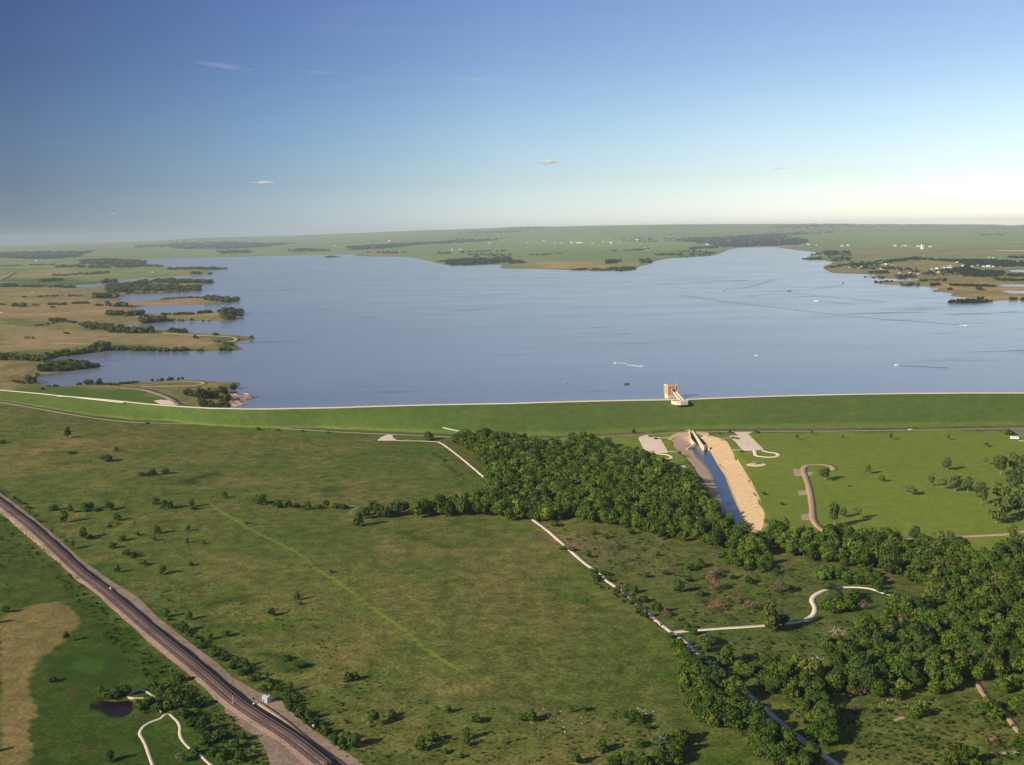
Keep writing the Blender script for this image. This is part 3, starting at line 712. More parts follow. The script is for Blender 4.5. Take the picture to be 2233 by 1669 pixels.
st(strip('park_loop_road', F((975, 552), (992, 538), (970, 520), (920, 511), (860, 510), (810, 522), (795, 550), (812, 600), (835, 680), (850, 780), (855, 850), (880, 900), (955, 957)), 5.0, MAT['parkroad'], 0.14, 3), 'tan park road with a loop', 'road')
for q_ in (((725, 540), (800, 538), (805, 583), (738, 585)), ((800, 562), (866, 558), (845, 572), (825, 590)), ((760, 682), (820, 676), (826, 706), (766, 710)), ((778, 834), (846, 828), (850, 868), (784, 870))):
    st(drape('parking_bay', F(*q_), MAT['parkroad'], 0.10), 'tan parking bay beside the loop road', 'parking')
st(strip('park_road', F((1380, 990), (1600, 985), (1850, 970), (2090, 958), (2212, 940), (2330, 925)), 5.5, MAT['parkroad'], 0.14), 'tan park road behind the trees', 'road')
st(drape('parking_lot', J((178, 870), (190, 845), (290, 820), (310, 855), (430, 850), (450, 880), (540, 1035), (430, 1045), (360, 1045), (245, 1000)), MAT['lotconc'], 0.13), 'pale parking lot left of the outlet', 'parking lot')
st(strip('parking_exit', J((370, 1046), (450, 1052), (530, 1064), (580, 1085), (575, 1102), (505, 1115)), 3.2, MAT['lotconc'], 0.17, 2), 'curving exit of the left lot', 'road')
st(drape('parking_lot', J((1275, 835), (1390, 830), (1335, 790), (1550, 790), (1500, 815), (1530, 840), (1690, 1000), (1560, 1012), (1440, 1012)), MAT['lotconc'], 0.13), 'pale parking lot right of the outlet', 'parking lot')
st(strip('turning_loop', J((1585, 1012), (1590, 1050), (1600, 1070), (1650, 1082), (1760, 1090), (1840, 1084), (1872, 1064), (1840, 1042), (1750, 1030), (1680, 1012)), 4.2, MAT['lotconc'], 0.18, 2), 'pale loop road below the right lot', 'road')
for q_ in (((1195, 864), (1240, 860), (1285, 857)), ((1315, 1005), (1370, 1004), (1430, 1000)), ((430, 862), (490, 858), (540, 850)), ((540, 1022), (590, 1020), (650, 1022))):
    st(strip('footpath', J(*q_), 1.6, MAT['lotconc'], 0.09, 2), 'thin pale footpath from a lot to the outlet', 'path')
st(drape('trailhead_lot', E((243, 357), (270, 335), (305, 320), (345, 322), (342, 338), (375, 357)), MAT['lotconc'], 0.13), 'small pale trailhead lot by the dam road', 'parking lot')
st(strip('trailhead_path', E((370, 357), (450, 358), (560, 361), (650, 366)), 3.0, MAT['gravel'], 0.12), 'pale path from trailhead lot to the trail', 'path')
st(drape('service_yard', K((1990, 495), (2300, 470), (2300, 640), (2200, 600), (2060, 560)), MAT['asphalt'], 0.10), 'asphalt yard beside the dam road', 'road')
st(strip('yard_kerb', K((2140, 668), (2180, 676), (2300, 684)), 1.6, MAT['concrete'], 0.12), 'pale kerb strip by the yard', 'kerb')
rb1 = J((525, 870), (600, 815), (800, 800), (792, 830), (820, 905), (765, 960), (825, 1000), (870, 1100), (700, 1060), (620, 980))
st(drape('riprap_bank', rb1, MAT['riprap_grey'], 0.10, 4), 'weathered riprap left of the basin', 'riprap')
st(drape('riprap_bank', J((750, 1090), (870, 1105), (930, 1150), (1000, 1230), (1040, 1327)) + F((190, 560), (225, 640), (262, 730), (285, 800), (255, 800), (220, 720), (170, 640), (110, 560), (70, 500)), MAT['riprap_grey'], 0.10, 4), 'narrow riprap strip on the left bank', 'riprap')
st(drape('riprap_bank', J((840, 790), (1020, 795), (1035, 830), (1190, 870), (1250, 910), (1320, 1040), (1440, 1220), (1500, 1327)) + F((460, 620), (510, 720), (545, 830), (535, 900), (520, 935), (455, 920), (425, 880), (380, 790), (345, 700), (305, 600)) + J((1190, 1265), (1130, 1170), (1080, 1080), (1040, 1010), (1010, 970), (960, 900)), MAT['riprap'], 0.12, 4), 'broad tan riprap slope on the right bank', 'riprap')
st(strip('basin_apron', J((930, 870), (980, 850), (1025, 820)), 3.0, MAT['cream'], 0.3, 3), 'pale concrete strip beside the basin', 'pavement')
for q_, w_, m_ in ((((0, 440), (150, 425), (300, 412), (360, 408)), 5, 'dirt'), (((0, 240), (300, 226), (470, 219), (760, 222)), 6, 'dirt'), (((470, 219), (650, 187), (850, 162), (1000, 150)), 5, 'dirt'),
                   (((1320, 134), (1500, 148), (1800, 161), (1890, 170), (1905, 182), (1880, 192), (1830, 202)), 9, 'dirt'), (((1060, 563), (1200, 549), (1400, 529), (1540, 523), (1630, 530), (1645, 545), (1580, 557), (1400, 561), (1150, 563)), 5.5, 'dirt'),
                   (((980, 575), (1150, 590), (1300, 630), (1380, 668), (1440, 712)), 9, 'asphalt'), (((1400, 690), (1550, 690), (1650, 672)), 6, 'ballast')):
    st(strip('shore_track', Wt(*q_), w_, MAT[m_], 0.35, 8), 'track across the lake shore fields', 'track')
st(drape('boat_ramp_lot', Wt((1240, 682), (1290, 672), (1370, 680), (1430, 712), (1400, 722), (1330, 722)), MAT['lotconc'], 0.3, 8), 'pale lot beside the dam crest', 'parking lot')
def slope_z(x, y):
    a = np.arctan2(x, y); return z_toe(a) + np.clip((np.hypot(x, y)-r_toe(a))/(r_crest(a)-r_toe(a)), 0, 1)*(20-z_toe(a))
def on_slope(px):
    d = rays(px); z = np.zeros(len(d))+4.0
    for k_ in range(60):
        t_ = (z-CAMH)/d[:, 2]; z = 0.6*z+0.4*slope_z(d[:, 0]*t_, d[:, 1]*t_)
    return np.column_stack([d[:, 0]*t_, d[:, 1]*t_, z])
st(strip('stair_walk', on_slope(E((665, 274), (730, 288), (800, 303))), 1.2, MAT['concrete'], 0.25, 4, True, zfun=slope_z), 'thin pale strip at the dam foot', 'path')

# ---------------------------------------------------------------- the dam
dam = empty('earth_dam', (0, 0, 0)); tag(dam, 'long grass covered earth dam with a pale road along its crest', 'dam')
da = np.linspace(crest_a[0], crest_a[-1], 420)
rtd, rcd, ztd = r_toe(da), r_crest(da), z_toe(da)
def ring(r, z): return np.stack([np.sin(da)*r, np.cos(da)*r, np.broadcast_to(z, da.shape)], 1)
def loft(rings, name, mat, parent, cols=None):
    n = len(da); v = np.vstack(rings); i = np.arange(n-1)
    f = np.vstack([np.stack([k*n+i, k*n+i+1, (k+1)*n+i+1, (k+1)*n+i], 1) for k in range(len(rings)-1)])
    me = npmesh(name, v, f, None if cols is None else np.vstack([np.tile(c, (n, 1)) for c in cols]))
    if me.polygons[n//2].normal.z < 0: me.flip_normals()
    return link(name, me, parent, [mat])
GR = (0.086, 0.126, 0.027, 0.28); GL = (0.118, 0.162, 0.031, 0.28)
ff = [0, .1, .16, .3, .5, .7, .9, 1.0]
loft([ring(rtd-3, ztd-1.0)]+[ring(rtd+(rcd-rtd)*t, ztd+(20-ztd)*t) for t in ff]+[ring(rcd+9.5, 20.0)], 'grass_slope', MAT['ground'], dam, [GL, GL, GL, GR, GR, GR, GR, GR, GR, GR])
loft([ring(rcd+9.5, 20.0), ring(rcd+9.9, 19.9), ring(rcd+42, 9.0)], 'riprap_face', MAT['riprap_grey'], dam)
st(loft([ring(rcd+0.6, 20.05), ring(rcd+0.7, 20.22), ring(rcd+4.8, 20.30), ring(rcd+8.8, 20.22), ring(rcd+8.9, 20.05)], 'crest_road', MAT['concrete'], None), 'pale road along the dam crest', 'road')
st(strip('crest_verge', at_z(Wt((470, 640), (560, 645), (700, 660), (850, 677), (1000, 693)), 20.1), 4.5, MAT['concrete'], 0.0, 8, True, zfun=lambda x, y: np.full(x.shape, 20.08)), 'pale widened verge of the crest road', 'road')

# ---------------------------------------------------------------- foliage
rs = np.random.RandomState(7)
def crown_pts(seed, nq, size, lobes=9, zlo=0.22, squash=1.0, spread=0.30, lr=(0.17, 0.27)):
    """leaf clump quads filling a lobed crown in a unit box (x,y in -.5..5, z 0..1)"""
    r = np.random.RandomState(seed)
    cen = []
    for i in range(lobes):
        a = r.rand()*2*np.pi; d = spread*math.sqrt(r.rand())
        z = zlo+0.16+(0.98-zlo-0.36)*r.rand()*(1.05-d)
        cen.append((math.cos(a)*d, math.sin(a)*d, z, r.uniform(*lr)))
    cen.append((0, 0, 0.72, lr[1]*1.1)); cen.append((0.03, -0.02, 0.5, lr[1]*1.15))
    cen = np.array(cen)
    wgt = cen[:, 3]**2; li = r.choice(len(cen), nq*3, p=wgt/wgt.sum())
    n = r.randn(nq*3, 3); n /= np.linalg.norm(n, axis=1)[:, None]
    rad = cen[li, 3]*(0.80+0.28*r.rand(nq*3))
    p = cen[li, :3]+n*rad[:, None]*[1, 1, 0.95]
    # drop those deep within other lobes
    dd = np.linalg.norm(p[:, None]-cen[None, :, :3], axis=2)/cen[None, :, 3]
    keep = (dd.min(1) > 0.72) & (p[:, 2] > zlo*0.8)
    p, n, li = p[keep][:nq], n[keep][:nq], li[keep][:nq]
    nn = n+r.randn(*n.shape)*0.45; nn /= np.linalg.norm(nn, axis=1)[:, None]
    up = r.randn(*n.shape); t1 = np.cross(nn, up); t1 /= np.linalg.norm(t1, axis=1)[:, None]; t2 = np.cross(nn, t1)
    s = size*(0.6+0.8*r.rand(len(p)))
    lobe_t = r.uniform(0.82, 1.22, len(cen))
    tint = lobe_t[li]*(0.8+0.4*r.rand(len(p)))
    v = np.stack([p+(-t1-t2*0.7)*s[:, None], p+(t1*0.9-t2)*s[:, None], p+(t1+t2*0.8)*s[:, None], p+(-t1*0.8+t2)*s[:, None]], 1)
    return v.reshape(-1, 3), np.repeat(tint, 4)
def crown_mesh(name, seed, nq, size, mat, **kw):
    v, tnt = crown_pts(seed, nq, size, **kw)
    c = np.stack([tnt*1.0, tnt, tnt*0.95, np.ones_like(tnt)], 1)
    me = npmesh(name, v, np.arange(len(v)).reshape(-1, 4), c)
    me.materials.append(mat); return me
def trunk_mesh(name, seed, mat, top=0.6, r0=0.028, limbs=4):
    r = random.Random(seed); b = MB()
    b.tube([(0, 0, -0.03), (0.005, 0.004, 0.15), (0.01, -0.01, 0.35), (0, 0.0, top)], [r0*1.3, r0, r0*0.75, r0*0.35], 6)
    for i in range(limbs):
        a = i*2*math.pi/limbs+r.random(); z = r.uniform(0.18, 0.35); l = r.uniform(0.2, 0.3)
        b.tube([(0, 0, z), (math.cos(a)*l*0.5, math.sin(a)*l*0.5, z+0.12), (math.cos(a)*l, math.sin(a)*l, z+0.28)], [r0*0.6, r0*0.4, r0*0.2], 5)
    o = b.build(name, mat); me = o.data; bpy.data.objects.remove(o); return me
MAT['leaf_yel'] = leaf_mat('yellow_green_foliage', (0.085, 0.128, 0.014), 0.12)
MAT['leaf_drk'] = leaf_mat('deep_green_foliage', (0.044, 0.084, 0.012), 0.10)
MAT['leaf_oli'] = leaf_mat('olive_foliage', (0.085, 0.105, 0.024), 0.12)
_lm = ['leaf', 'leaf_drk', 'leaf', 'leaf_yel', 'leaf_drk', 'leaf_oli', 'leaf', 'leaf_yel']
BCROWN = [crown_mesh('broadleaf_crown', 10+i, 880, 0.034, MAT[_lm[i]], lobes=[8, 14, 11, 17, 7, 12, 15, 9][i], spread=[.30, .38, .34, .40, .28, .37, .33, .40][i], lr=[(.15, .27), (.09, .19), (.10, .24), (.08, .17), (.17, .28), (.09, .22), (.08, .20), (.12, .22)][i], zlo=[.2, .12, .25, .15, .2, .1, .22, .15][i]) for i in range(8)]
PCROWN = [crown_mesh('park_crown', 30+i, 430, 0.038, MAT['leaf_park'], lobes=8+i % 4, zlo=0.2, spread=0.32, lr=(0.13, 0.21)) for i in range(5)]
SCROWN = [crown_mesh('shrub_foliage', 50+i, 330, 0.055, MAT['leaf_shrub'], lobes=7, zlo=0.02, spread=0.30, lr=(0.16, 0.26)) for i in range(5)]
HCROWN = [crown_mesh('shore_tree', 70+i, 200, 0.065, MAT['leaf_shore'], lobes=7, zlo=0.04, lr=(0.17, 0.26)) for i in range(4)]
LCROWN = [crown_mesh('pale_foliage', 90+i, 380, 0.035, MAT['leaf_pale'], lobes=9, zlo=0.08, spread=0.33, lr=(0.12, 0.2)) for i in range(2)]
DCROWN = [crown_mesh('dead_brush', 95+i, 380, 0.028, MAT['leaf_dead'], lobes=8, zlo=0.0, spread=0.36, lr=(0.10, 0.2)) for i in range(2)]
TRUNK = [trunk_mesh('trunk', i, MAT['bark']) for i in range(3)]
PTRUNK = [trunk_mesh('trunk', 20+i, MAT['bark_pale'], 0.65, 0.024, 5) for i in range(3)]

def tree(name, p, w, h, crowns, trunks, label, cat, group=None, i=0):
    t = empty(name, tuple(p), rs.rand()*6.28, (w, w, h))
    t['label'] = label; t['category'] = cat
    if group: t['group'] = group
    c = bpy.data.objects.new('crown', crowns[i % len(crowns)]); COL.objects.link(c); c.parent = t
    k = bpy.data.objects.new('trunk', trunks[i % len(trunks)]); COL.objects.link(k); k.parent = t
    return t
def bush(name, p, w, h, meshes, label, cat, group, i=0):
    o = bpy.data.objects.new(name, meshes[i % len(meshes)]); COL.objects.link(o)
    o.location = tuple(p); o.rotation_euler = (0, 0, rs.rand()*6.28); o.scale = (w, w, h)
    o['label'] = label; o['category'] = cat
    if group: o['group'] = group
    return o
def merged(name, pts, ws, hs, variants, mat, label, cat='trees'):
    """one mass of trees nobody could count"""
    V_, F_, C_ = [], [], []; nb = 0
    for i, (p, w, h) in enumerate(zip(pts, ws, hs)):
        v, t = variants[i % len(variants)]
        a = rs.rand()*6.28; ca_, sa_ = math.cos(a), math.sin(a)
        q_ = np.stack([(v[:, 0]*ca_-v[:, 1]*sa_)*w+p[0], (v[:, 0]*sa_+v[:, 1]*ca_)*w+p[1], v[:, 2]*h+p[2]], 1)
        k = rs.choice([0.6, 0.75, 0.9, 1.0, 1.08, 1.2])*rs.uniform(0.85, 1.15); kr = rs.uniform(0.86, 1.25)
        V_.append(q_); C_.append(np.stack([t*k*kr, t*k, t*k, np.ones_like(t)], 1))
        nb += len(v)
    if not V_: return None
    v = np.vstack(V_); me = npmesh(name, v, np.arange(len(v)).reshape(-1, 4), np.vstack(C_))
    return tag(link(name, me, None, [mat]), label, cat, kind='stuff')

def inpoly(x, y, poly):
    return segdist(np.asarray(x, float), np.asarray(y, float), np.asarray(poly), True) < 0
def scatter_world(px, spacing, jitter=0.62, seed=1):
    """jittered triangular lattice inside a polygon given by survey pixels"""
    w = ground(px)[:, :2]; r = np.random.RandomState(seed)
    x0, y0 = w.min(0); x1, y1 = w.max(0)
    xs, ys = np.meshgrid(np.arange(x0, x1, spacing), np.arange(y0, y1, spacing*0.87))
    xs = xs+(np.arange(xs.shape[0]) % 2)[:, None]*spacing/2
    xs = xs+r.uniform(-jitter, jitter, xs.shape)*spacing; ys = ys+r.uniform(-jitter, jitter, ys.shape)*spacing
    xs, ys = xs.ravel(), ys.ravel(); k = inpoly(xs, ys, w)
    return np.stack([xs[k], ys[k]], 1)
def to_px(p):
    d = np.asarray(p)-CAM; f = d@CF
    return np.stack([W0/2+FPX*(d@CR)/f, H0/2-FPX*(d@CU)/f], 1)

WOOD_A = E((720, 370), (800, 345), (1000, 345), (1180, 365), (1260, 410), (1480, 415), (1500, 375), (1560, 365), (1720, 395), (1780, 450), (1960, 470), (2100, 540), (2170, 610)) + \
    F((60, 620), (120, 700), (170, 790), (240, 845), (310, 900), (380, 960), (430, 1010), (520, 1060), (560, 1090), (480, 1110), (400, 1105), (300, 1060), (150, 1040), (0, 1010)) + \
    E((2100, 1000), (1950, 950), (1880, 930), (1760, 905), (1640, 900), (1500, 870), (1380, 895), (1230, 880), (1100, 890), (1050, 850), (900, 845), (700, 850), (500, 855), (340, 860), (250, 862), (220, 835), (330, 820), (500, 820), (600, 790), (700, 790), (900, 760), (930, 680), (985, 610), (940, 530), (850, 440), (780, 400))
WOOD_B = F((570, 960), (640, 925), (700, 980), (760, 1005), (850, 1000), (960, 1005), (1100, 1005), (1220, 985), (1290, 1020), (1400, 1060), (1560, 1070), (1700, 1095), (1850, 1105), (1990, 1135), (2100, 1080), (2212, 1065), (2500, 1070), (3100, 1110)) + \
    P((2900, 1330), (2600, 1420), (2330, 1470)) + I((2212, 670), (2100, 690), (1980, 690), (1840, 745), (1700, 810), (1600, 810), (1500, 770), (1420, 830), (1340, 860), (1240, 810), (1150, 825), (1050, 820), (1000, 790), (940, 860), (880, 880), (800, 850), (740, 880), (640, 860), (560, 790), (480, 710), (450, 670), (540, 640), (650, 670), (760, 640), (850, 660), (980, 660), (1040, 590), (1120, 530), (1130, 450), (1180, 450), (1250, 480), (1350, 420), (1420, 350), (1330, 290), (1320, 240), (1400, 240), (1500, 250), (1620, 200), (1600, 120), (1450, 40), (1300, 0)) + \
    F((1700, 1200), (1400, 1190), (1200, 1195), (1050, 1180), (950, 1150), (850, 1150), (700, 1100), (600, 1080))
WOOD_C = I((-30, 500), (60, 560), (150, 640), (300, 700), (340, 760), (420, 850), (480, 950), (560, 1040), (700, 1120), (760, 1150), (820, 1180), (980, 1430), (1300, 1650), (1000, 1650), (700, 1400), (560, 1270), (480, 1140), (380, 1040), (260, 1000), (200, 1010), (110, 960), (30, 870), (-10, 780), (50, 720), (20, 620))
WOOD_D = I((740, 920), (880, 900), (960, 960), (1060, 1020), (1100, 1060), (1010, 1120), (1010, 1200), (1120, 1330), (980, 1280), (900, 1150), (830, 1060))
EXTRA = [I((930, 470), (1010, 460), (1100, 520), (1000, 560), (900, 540)), I((1150, 350), (1330, 310), (1330, 360), (1200, 400)), I((860, 270), (1120, 180), (1120, 260), (960, 280)), I((520, 600), (700, 590), (800, 640), (640, 660)), I((480, 380), (650, 370), (640, 300), (540, 300)), F((250, 1110), (420, 1120), (640, 1160), (600, 1200), (300, 1170)), I((880, 10), (1250, 20), (1280, 90), (1000, 60), (880, 60)), I((50, 450), (180, 440), (200, 520), (120, 520)), I((1900, 890), (2030, 890), (2050, 960), (1950, 985)), I((2110, 1100), (2212, 1060), (2290, 1160), (2150, 1170)), I((1700, 1170), (1850, 1160), (1900, 1280), (1680, 1280)), I((2060, 740), (2212, 700), (2290, 760), (2080, 800)), I((2140, 850), (2212, 800), (2290, 940), (2170, 960)), I((1470, 910), (1560, 915), (1550, 955), (1480, 955)),
         Ht((2040, 1130), (2120, 1060), (2212, 1080), (2260, 1180), (2212, 1260), (2120, 1239)), Ht((1760, 1239), (1850, 1200), (2080, 1220), (2100, 1290), (1800, 1290)), I((350, 640), (440, 640), (440, 680), (370, 690))]
trail_w = ground(TRAIL)[:, :2]; spur_w = ground(SPUR)[:, :2]
def clear_of(p, lines, dmin):
    k = np.ones(len(p), bool)
    for l in lines: k &= segdist(p[:, 0], p[:, 1], l, False) > dmin
    return p[k]
ch_w = np.vstack([CHAN, CHAN[:1]])[:, :2]
pa = clear_of(scatter_world(WOOD_A, 6.8, seed=3), [ch_w], 5.0)
pb = clear_of(scatter_world(WOOD_B, 6.6, seed=4), [spur_w, ch_w], 5.0)
pc = clear_of(scatter_world(WOOD_C, 4.5, seed=5), [trail_w], 5.0)
pd = clear_of(scatter_world(WOOD_D, 5.6, seed=6), [trail_w], 4.0)
pe = np.vstack([scatter_world(e_, 4.8, seed=8+i) for i, e_ in enumerate(EXTRA)]); pe = clear_of(pe, [trail_w], 4.0)
wood = [('A', p) for p in pa]+[('B', p) for p in pb]+[('C', p) for p in pc]+[('D', p) for p in pd]+[('E', p) for p in pe]
rec = []
for code, p in wood:
    big = rs.beta(1.6, 1.4)
    if rs.rand() < 0.05: continue
    if code == 'A': h, w = 6.0+7.0*big, 6.6+5.6*big*rs.uniform(.7, 1.1)
    elif code == 'B': h, w = 4.5+8.5*big, 5.8+7.0*big*rs.uniform(.7, 1.1)
    elif code == 'C': h, w = 4.0+6.0*big, 5.6+4.6*big
    elif code == 'D': h, w = 6+4*big, 7+3*rs.rand()
    else: h, w = 4+3.5*big, 5.5+2.5*rs.rand()
    rec.append((code, p[0], p[1], w, h))
XY = np.array([(r_[1], r_[2]) for r_ in rec]); ZZ = height(XY[:, 0], XY[:, 1])
PXY = to_px(np.column_stack([XY, ZZ+4]))
vis = (PXY[:, 0] > -10) & (PXY[:, 0] < W0+10) & (PXY[:, 1] < H0+15)
WLAB = {'A': ('broadleaf tree in the closed canopy below the dam', 'trees of the dark wood below the dam'),
        'B': ('broadleaf tree in the woods right of the curved path', 'trees of the right hand woods'),
        'C': ('tree in the belt along the lower gravel trail', 'trees of the trail side belt'),
        'D': ('tree in the clump right of the lower trail', 'trees of the clump beside the lower trail'),
        'E': ('low round tree in the small clumps near the bottom right', 'trees of the small bottom clumps')}
score = np.array([r_[3]*r_[4] for r_ in rec])/(XY[:, 0]**2+XY[:, 1]**2)
order = [i for i in np.argsort(-score) if vis[i]]
single = set(order[:285])
for n_, i in enumerate(sorted(single)):
    code, x, y, w, h = rec[i]; n_ = int(rs.randint(0, 8))
    tree('broadleaf_tree', (x, y, ZZ[i]-0.3), w, h*1.08, BCROWN, TRUNK, WLAB[code][0], 'tree', WLAB[code][1], n_)
rest = [i for i in range(len(rec)) if i not in single and PXY[i, 0] > -200 and PXY[i, 0] < W0+520]
LOV = [crown_pts(110+i, 400, 0.044, lobes=[8, 14, 11, 17, 7, 12, 15, 9][i], spread=[.30, .38, .34, .40, .28, .37, .33, .40][i], lr=[(.15, .27), (.09, .19), (.10, .24), (.08, .17), (.17, .28), (.09, .22), (.08, .20), (.12, .22)][i]) for i in range(8)]
merged('woodland', [(XY[i, 0], XY[i, 1], ZZ[i]-0.3) for i in rest], [rec[i][3] for i in rest], [rec[i][4]*1.08 for i in rest], LOV, MAT['leaf'], 'dense green wood between the dam and the prairie', 'wood')
print('forest', len(rec), 'single', len(single), 'rest', len(rest))

# --- hand placed trees and bushes: (x, y of the base, height, width) in survey pixels
def place(tile, items):
    out = []
    for it in items:
        px = tile((it[0], it[1]))[0]; g = ground([px])[0]; dist = np.linalg.norm(g-CAM)
        mpp = dist/FPX
        out.append((px, g, it[2]/tile.k*mpp*0.98, it[3]/tile.k*mpp, it[4] if len(it) > 4 else ''))
    return out
ORD = ['first', 'second', 'third', 'fourth', 'fifth', 'sixth', 'seventh', 'eighth', 'ninth', 'tenth', 'eleventh', 'twelfth', 'thirteenth', 'fourteenth', 'fifteenth', 'sixteenth', 'seventeenth', 'eighteenth', 'nineteenth', 'twentieth',
       'twenty-first', 'twenty-second', 'twenty-third', 'twenty-fourth', 'twenty-fifth', 'twenty-sixth', 'twenty-seventh', 'twenty-eighth', 'twenty-ninth', 'thirtieth', 'thirty-first', 'thirty-second', 'thirty-third', 'thirty-fourth', 'thirty-fifth', 'thirty-sixth']
def ordinals(items, what, where):
    o = sorted(range(len(items)), key=lambda i: items[i][0][0]); lab = [None]*len(items)
    for r_, i in enumerate(o):
        h = items[i][2]; sz = 'tall' if h > 7 else 'small' if h < 3 else 'round'
        lab[i] = '%s %s, %s from left %s' % (sz, what, ORD[r_] if r_ < len(ORD) else str(r_), where)
    return lab
PARKT = place(F, [(930, 614, 88, 98), (1210, 572, 65, 42), (1300, 622, 45, 48), (1485, 707, 65, 80, 'pale'), (1720, 547, 85, 68), (1357, 352, 45, 30), (755, 352, 40, 26), (848, 320, 38, 26), (1045, 342, 22, 24), (1722, 353, 45, 26), (1970, 397, 30, 38), (1965, 514, 60, 30, 'pale'), (1615, 652, 95, 45, 'pale'), (1765, 687, 112, 100), (1850, 690, 105, 70), (1690, 672, 90, 70, 'pale')])
PARK2 = place(F, [(2060, 578, 130, 115), (2140, 560, 130, 100), (2200, 600, 140, 110), (1935, 770, 160, 95), (2040, 740, 120, 95), (2090, 775, 130, 100), (2170, 690, 120, 110), (2030, 892, 150, 105), (2100, 860, 150, 110), (2180, 840, 160, 120), (2210, 760, 130, 110), (2130, 650, 110, 90), (2210, 500, 60, 80)])
PARK3 = place(F, [(990, 910, 170, 90), (1140, 862, 95, 58, 'pale'), (1050, 850, 70, 60), (1325, 1035, 125, 110), (1400, 1020, 90, 70), (1510, 1020, 120, 110), (1570, 1040, 80, 80), (1670, 1038, 105, 110), (1740, 1000, 60, 70), (2140, 1010, 120, 80), (830, 985, 80, 80), (1080, 1000, 70, 90), (1180, 990, 90, 90), (600, 1010, 120, 130), (900, 1010, 70, 80)])
SMALLP = place(F, [(655, 772, 22, 32), (540, 705, 20, 36), (500, 312, 16, 30), (320, 306, 14, 25), (250, 312, 12, 22), (400, 432, 14, 28), (2120, 320, 28, 62), (480, 300, 14, 18), (1090, 652, 10, 24)]) + place(J, [(675, 1062, 50, 44), (120, 815, 72, 56), (360, 805, 30, 28)]) + place(E, [(570, 354, 54, 82), (740, 352, 40, 60)])
for items, what, where, grp in ((PARKT, 'tree', 'on the open park lawn', 'trees scattered on the park lawn'), (PARK2, 'leafy tree', 'in the grove at right edge of the lawn', 'trees of the park grove'), (PARK3, 'spreading tree', 'along the near edge of the lawn', 'trees along the near edge of the lawn'), (SMALLP, 'bush', 'near the outlet and dam road', 'bushes near the outlet')):
    for i, (it, lb) in enumerate(zip(items, ordinals(items, what, where))):
        px, g, h, w, f_ = it
        if items is SMALLP: bush('bush', g, w, h, SCROWN, lb, 'bush', grp, i)
        else: tree('park_tree', g, w*1.05, h, LCROWN if f_ else PCROWN, PTRUNK, ('pale ' if f_ else 'green ')+lb, 'tree', grp, i)

FD = place(D, [(435, 340, 62, 42), (437, 300, 32, 34), (748, 427, 30, 36), (685, 489, 45, 78), (460, 441, 14, 60), (985, 582, 48, 46), (905, 584, 24, 50), (945, 584, 24, 45), (1068, 570, 36, 52), (20, 376, 22, 42), (950, 250, 12, 26), (1442, 724, 38, 40), (1660, 290, 20, 36), (1785, 294, 14, 24), (1945, 302, 14, 26), (2110, 310, 14, 22)])
FD2 = place(D, [(1060, 797, 62, 70), (1095, 795, 58, 60), (1000, 767, 42, 50), (1235, 782, 50, 42), (1250, 802, 25, 44), (545, 812, 50, 62), (450, 820, 55, 44), (580, 800, 50, 50), (700, 802, 52, 72), (410, 884, 88, 52), (750, 872, 48, 52), (705, 917, 26, 30), (755, 897, 16, 28), (540, 985, 72, 50), (575, 992, 35, 50), (1010, 957, 56, 52), (785, 1002, 38, 62), (885, 967, 25, 32)])
FD3 = place(D, [(995, 1002, 30, 32), (1210, 937, 40, 30), (1205, 1017, 35, 26), (1310, 1022, 25, 28), (470, 1052, 62, 34), (720, 1052, 40, 56), (820, 1100, 45, 60), (860, 1108, 35, 50), (755, 1207, 50, 46), (1045, 1218, 60, 58), (925, 1157, 30, 50), (1230, 1160, 25, 42), (865, 892, 18, 12), (2130, 1207, 24, 26), (1585, 892, 14, 26), (350, 806, 35, 60), (620, 812, 24, 50)])
FH = place(D, [(1680, 762, 62, 96), (1640, 748, 34, 58), (1790, 787, 44, 70), (1850, 787, 50, 54), (1905, 788, 32, 60), (1980, 797, 48, 62), (2050, 795, 30, 60), (2100, 792, 64, 46), (2160, 793, 36, 64), (2210, 798, 34, 50)]) + place(E, [(130, 905, 90, 70), (150, 860, 80, 80), (215, 815, 75, 85), (165, 840, 60, 70), (640, 770, 80, 80), (690, 765, 55, 70), (745, 760, 60, 60), (25, 795, 30, 60)])
FG = place(G, [(1068, 288, 56, 48), (1215, 302, 60, 46), (1182, 378, 62, 62), (1350, 432, 46, 44), (1445, 412, 46, 54), (1580, 602, 52, 44), (1735, 722, 45, 32), (1870, 762, 60, 44), (1912, 178, 60, 42), (1930, 206, 20, 32), (1745, 277, 52, 54), (1940, 610, 40, 90), (1850, 560, 30, 80)])
FGL = place(G, [(427, 442, 72, 42), (30, 258, 46, 54), (645, 772, 42, 44), (705, 1213, 74, 54), (1160, 1217, 62, 84, 'pale'), (745, 800, 60, 90), (690, 815, 50, 80), (800, 785, 60, 80), (340, 700, 30, 60), (-60, 330, 60, 50), (-70, 1160, 60, 50)])
THK = place(G, [(1040, 800, 80, 80), (1100, 830, 90, 90), (1160, 870, 90, 90), (1220, 870, 90, 100), (1080, 880, 60, 80), (1230, 990, 60, 80), (1300, 1020, 80, 70), (1400, 1080, 70, 70), (1450, 1075, 60, 60), (1310, 1110, 60, 70), (1500, 1130, 60, 70), (1380, 1180, 60, 80), (1560, 1080, 60, 60), (1150, 700, 50, 80), (960, 850, 60, 90), (900, 880, 40, 70), (1540, 1210, 60, 80), (1250, 1170, 50, 70), (1440, 1200, 60, 80), (990, 760, 60, 70), (1180, 930, 60, 90), (1010, 890, 50, 70)])
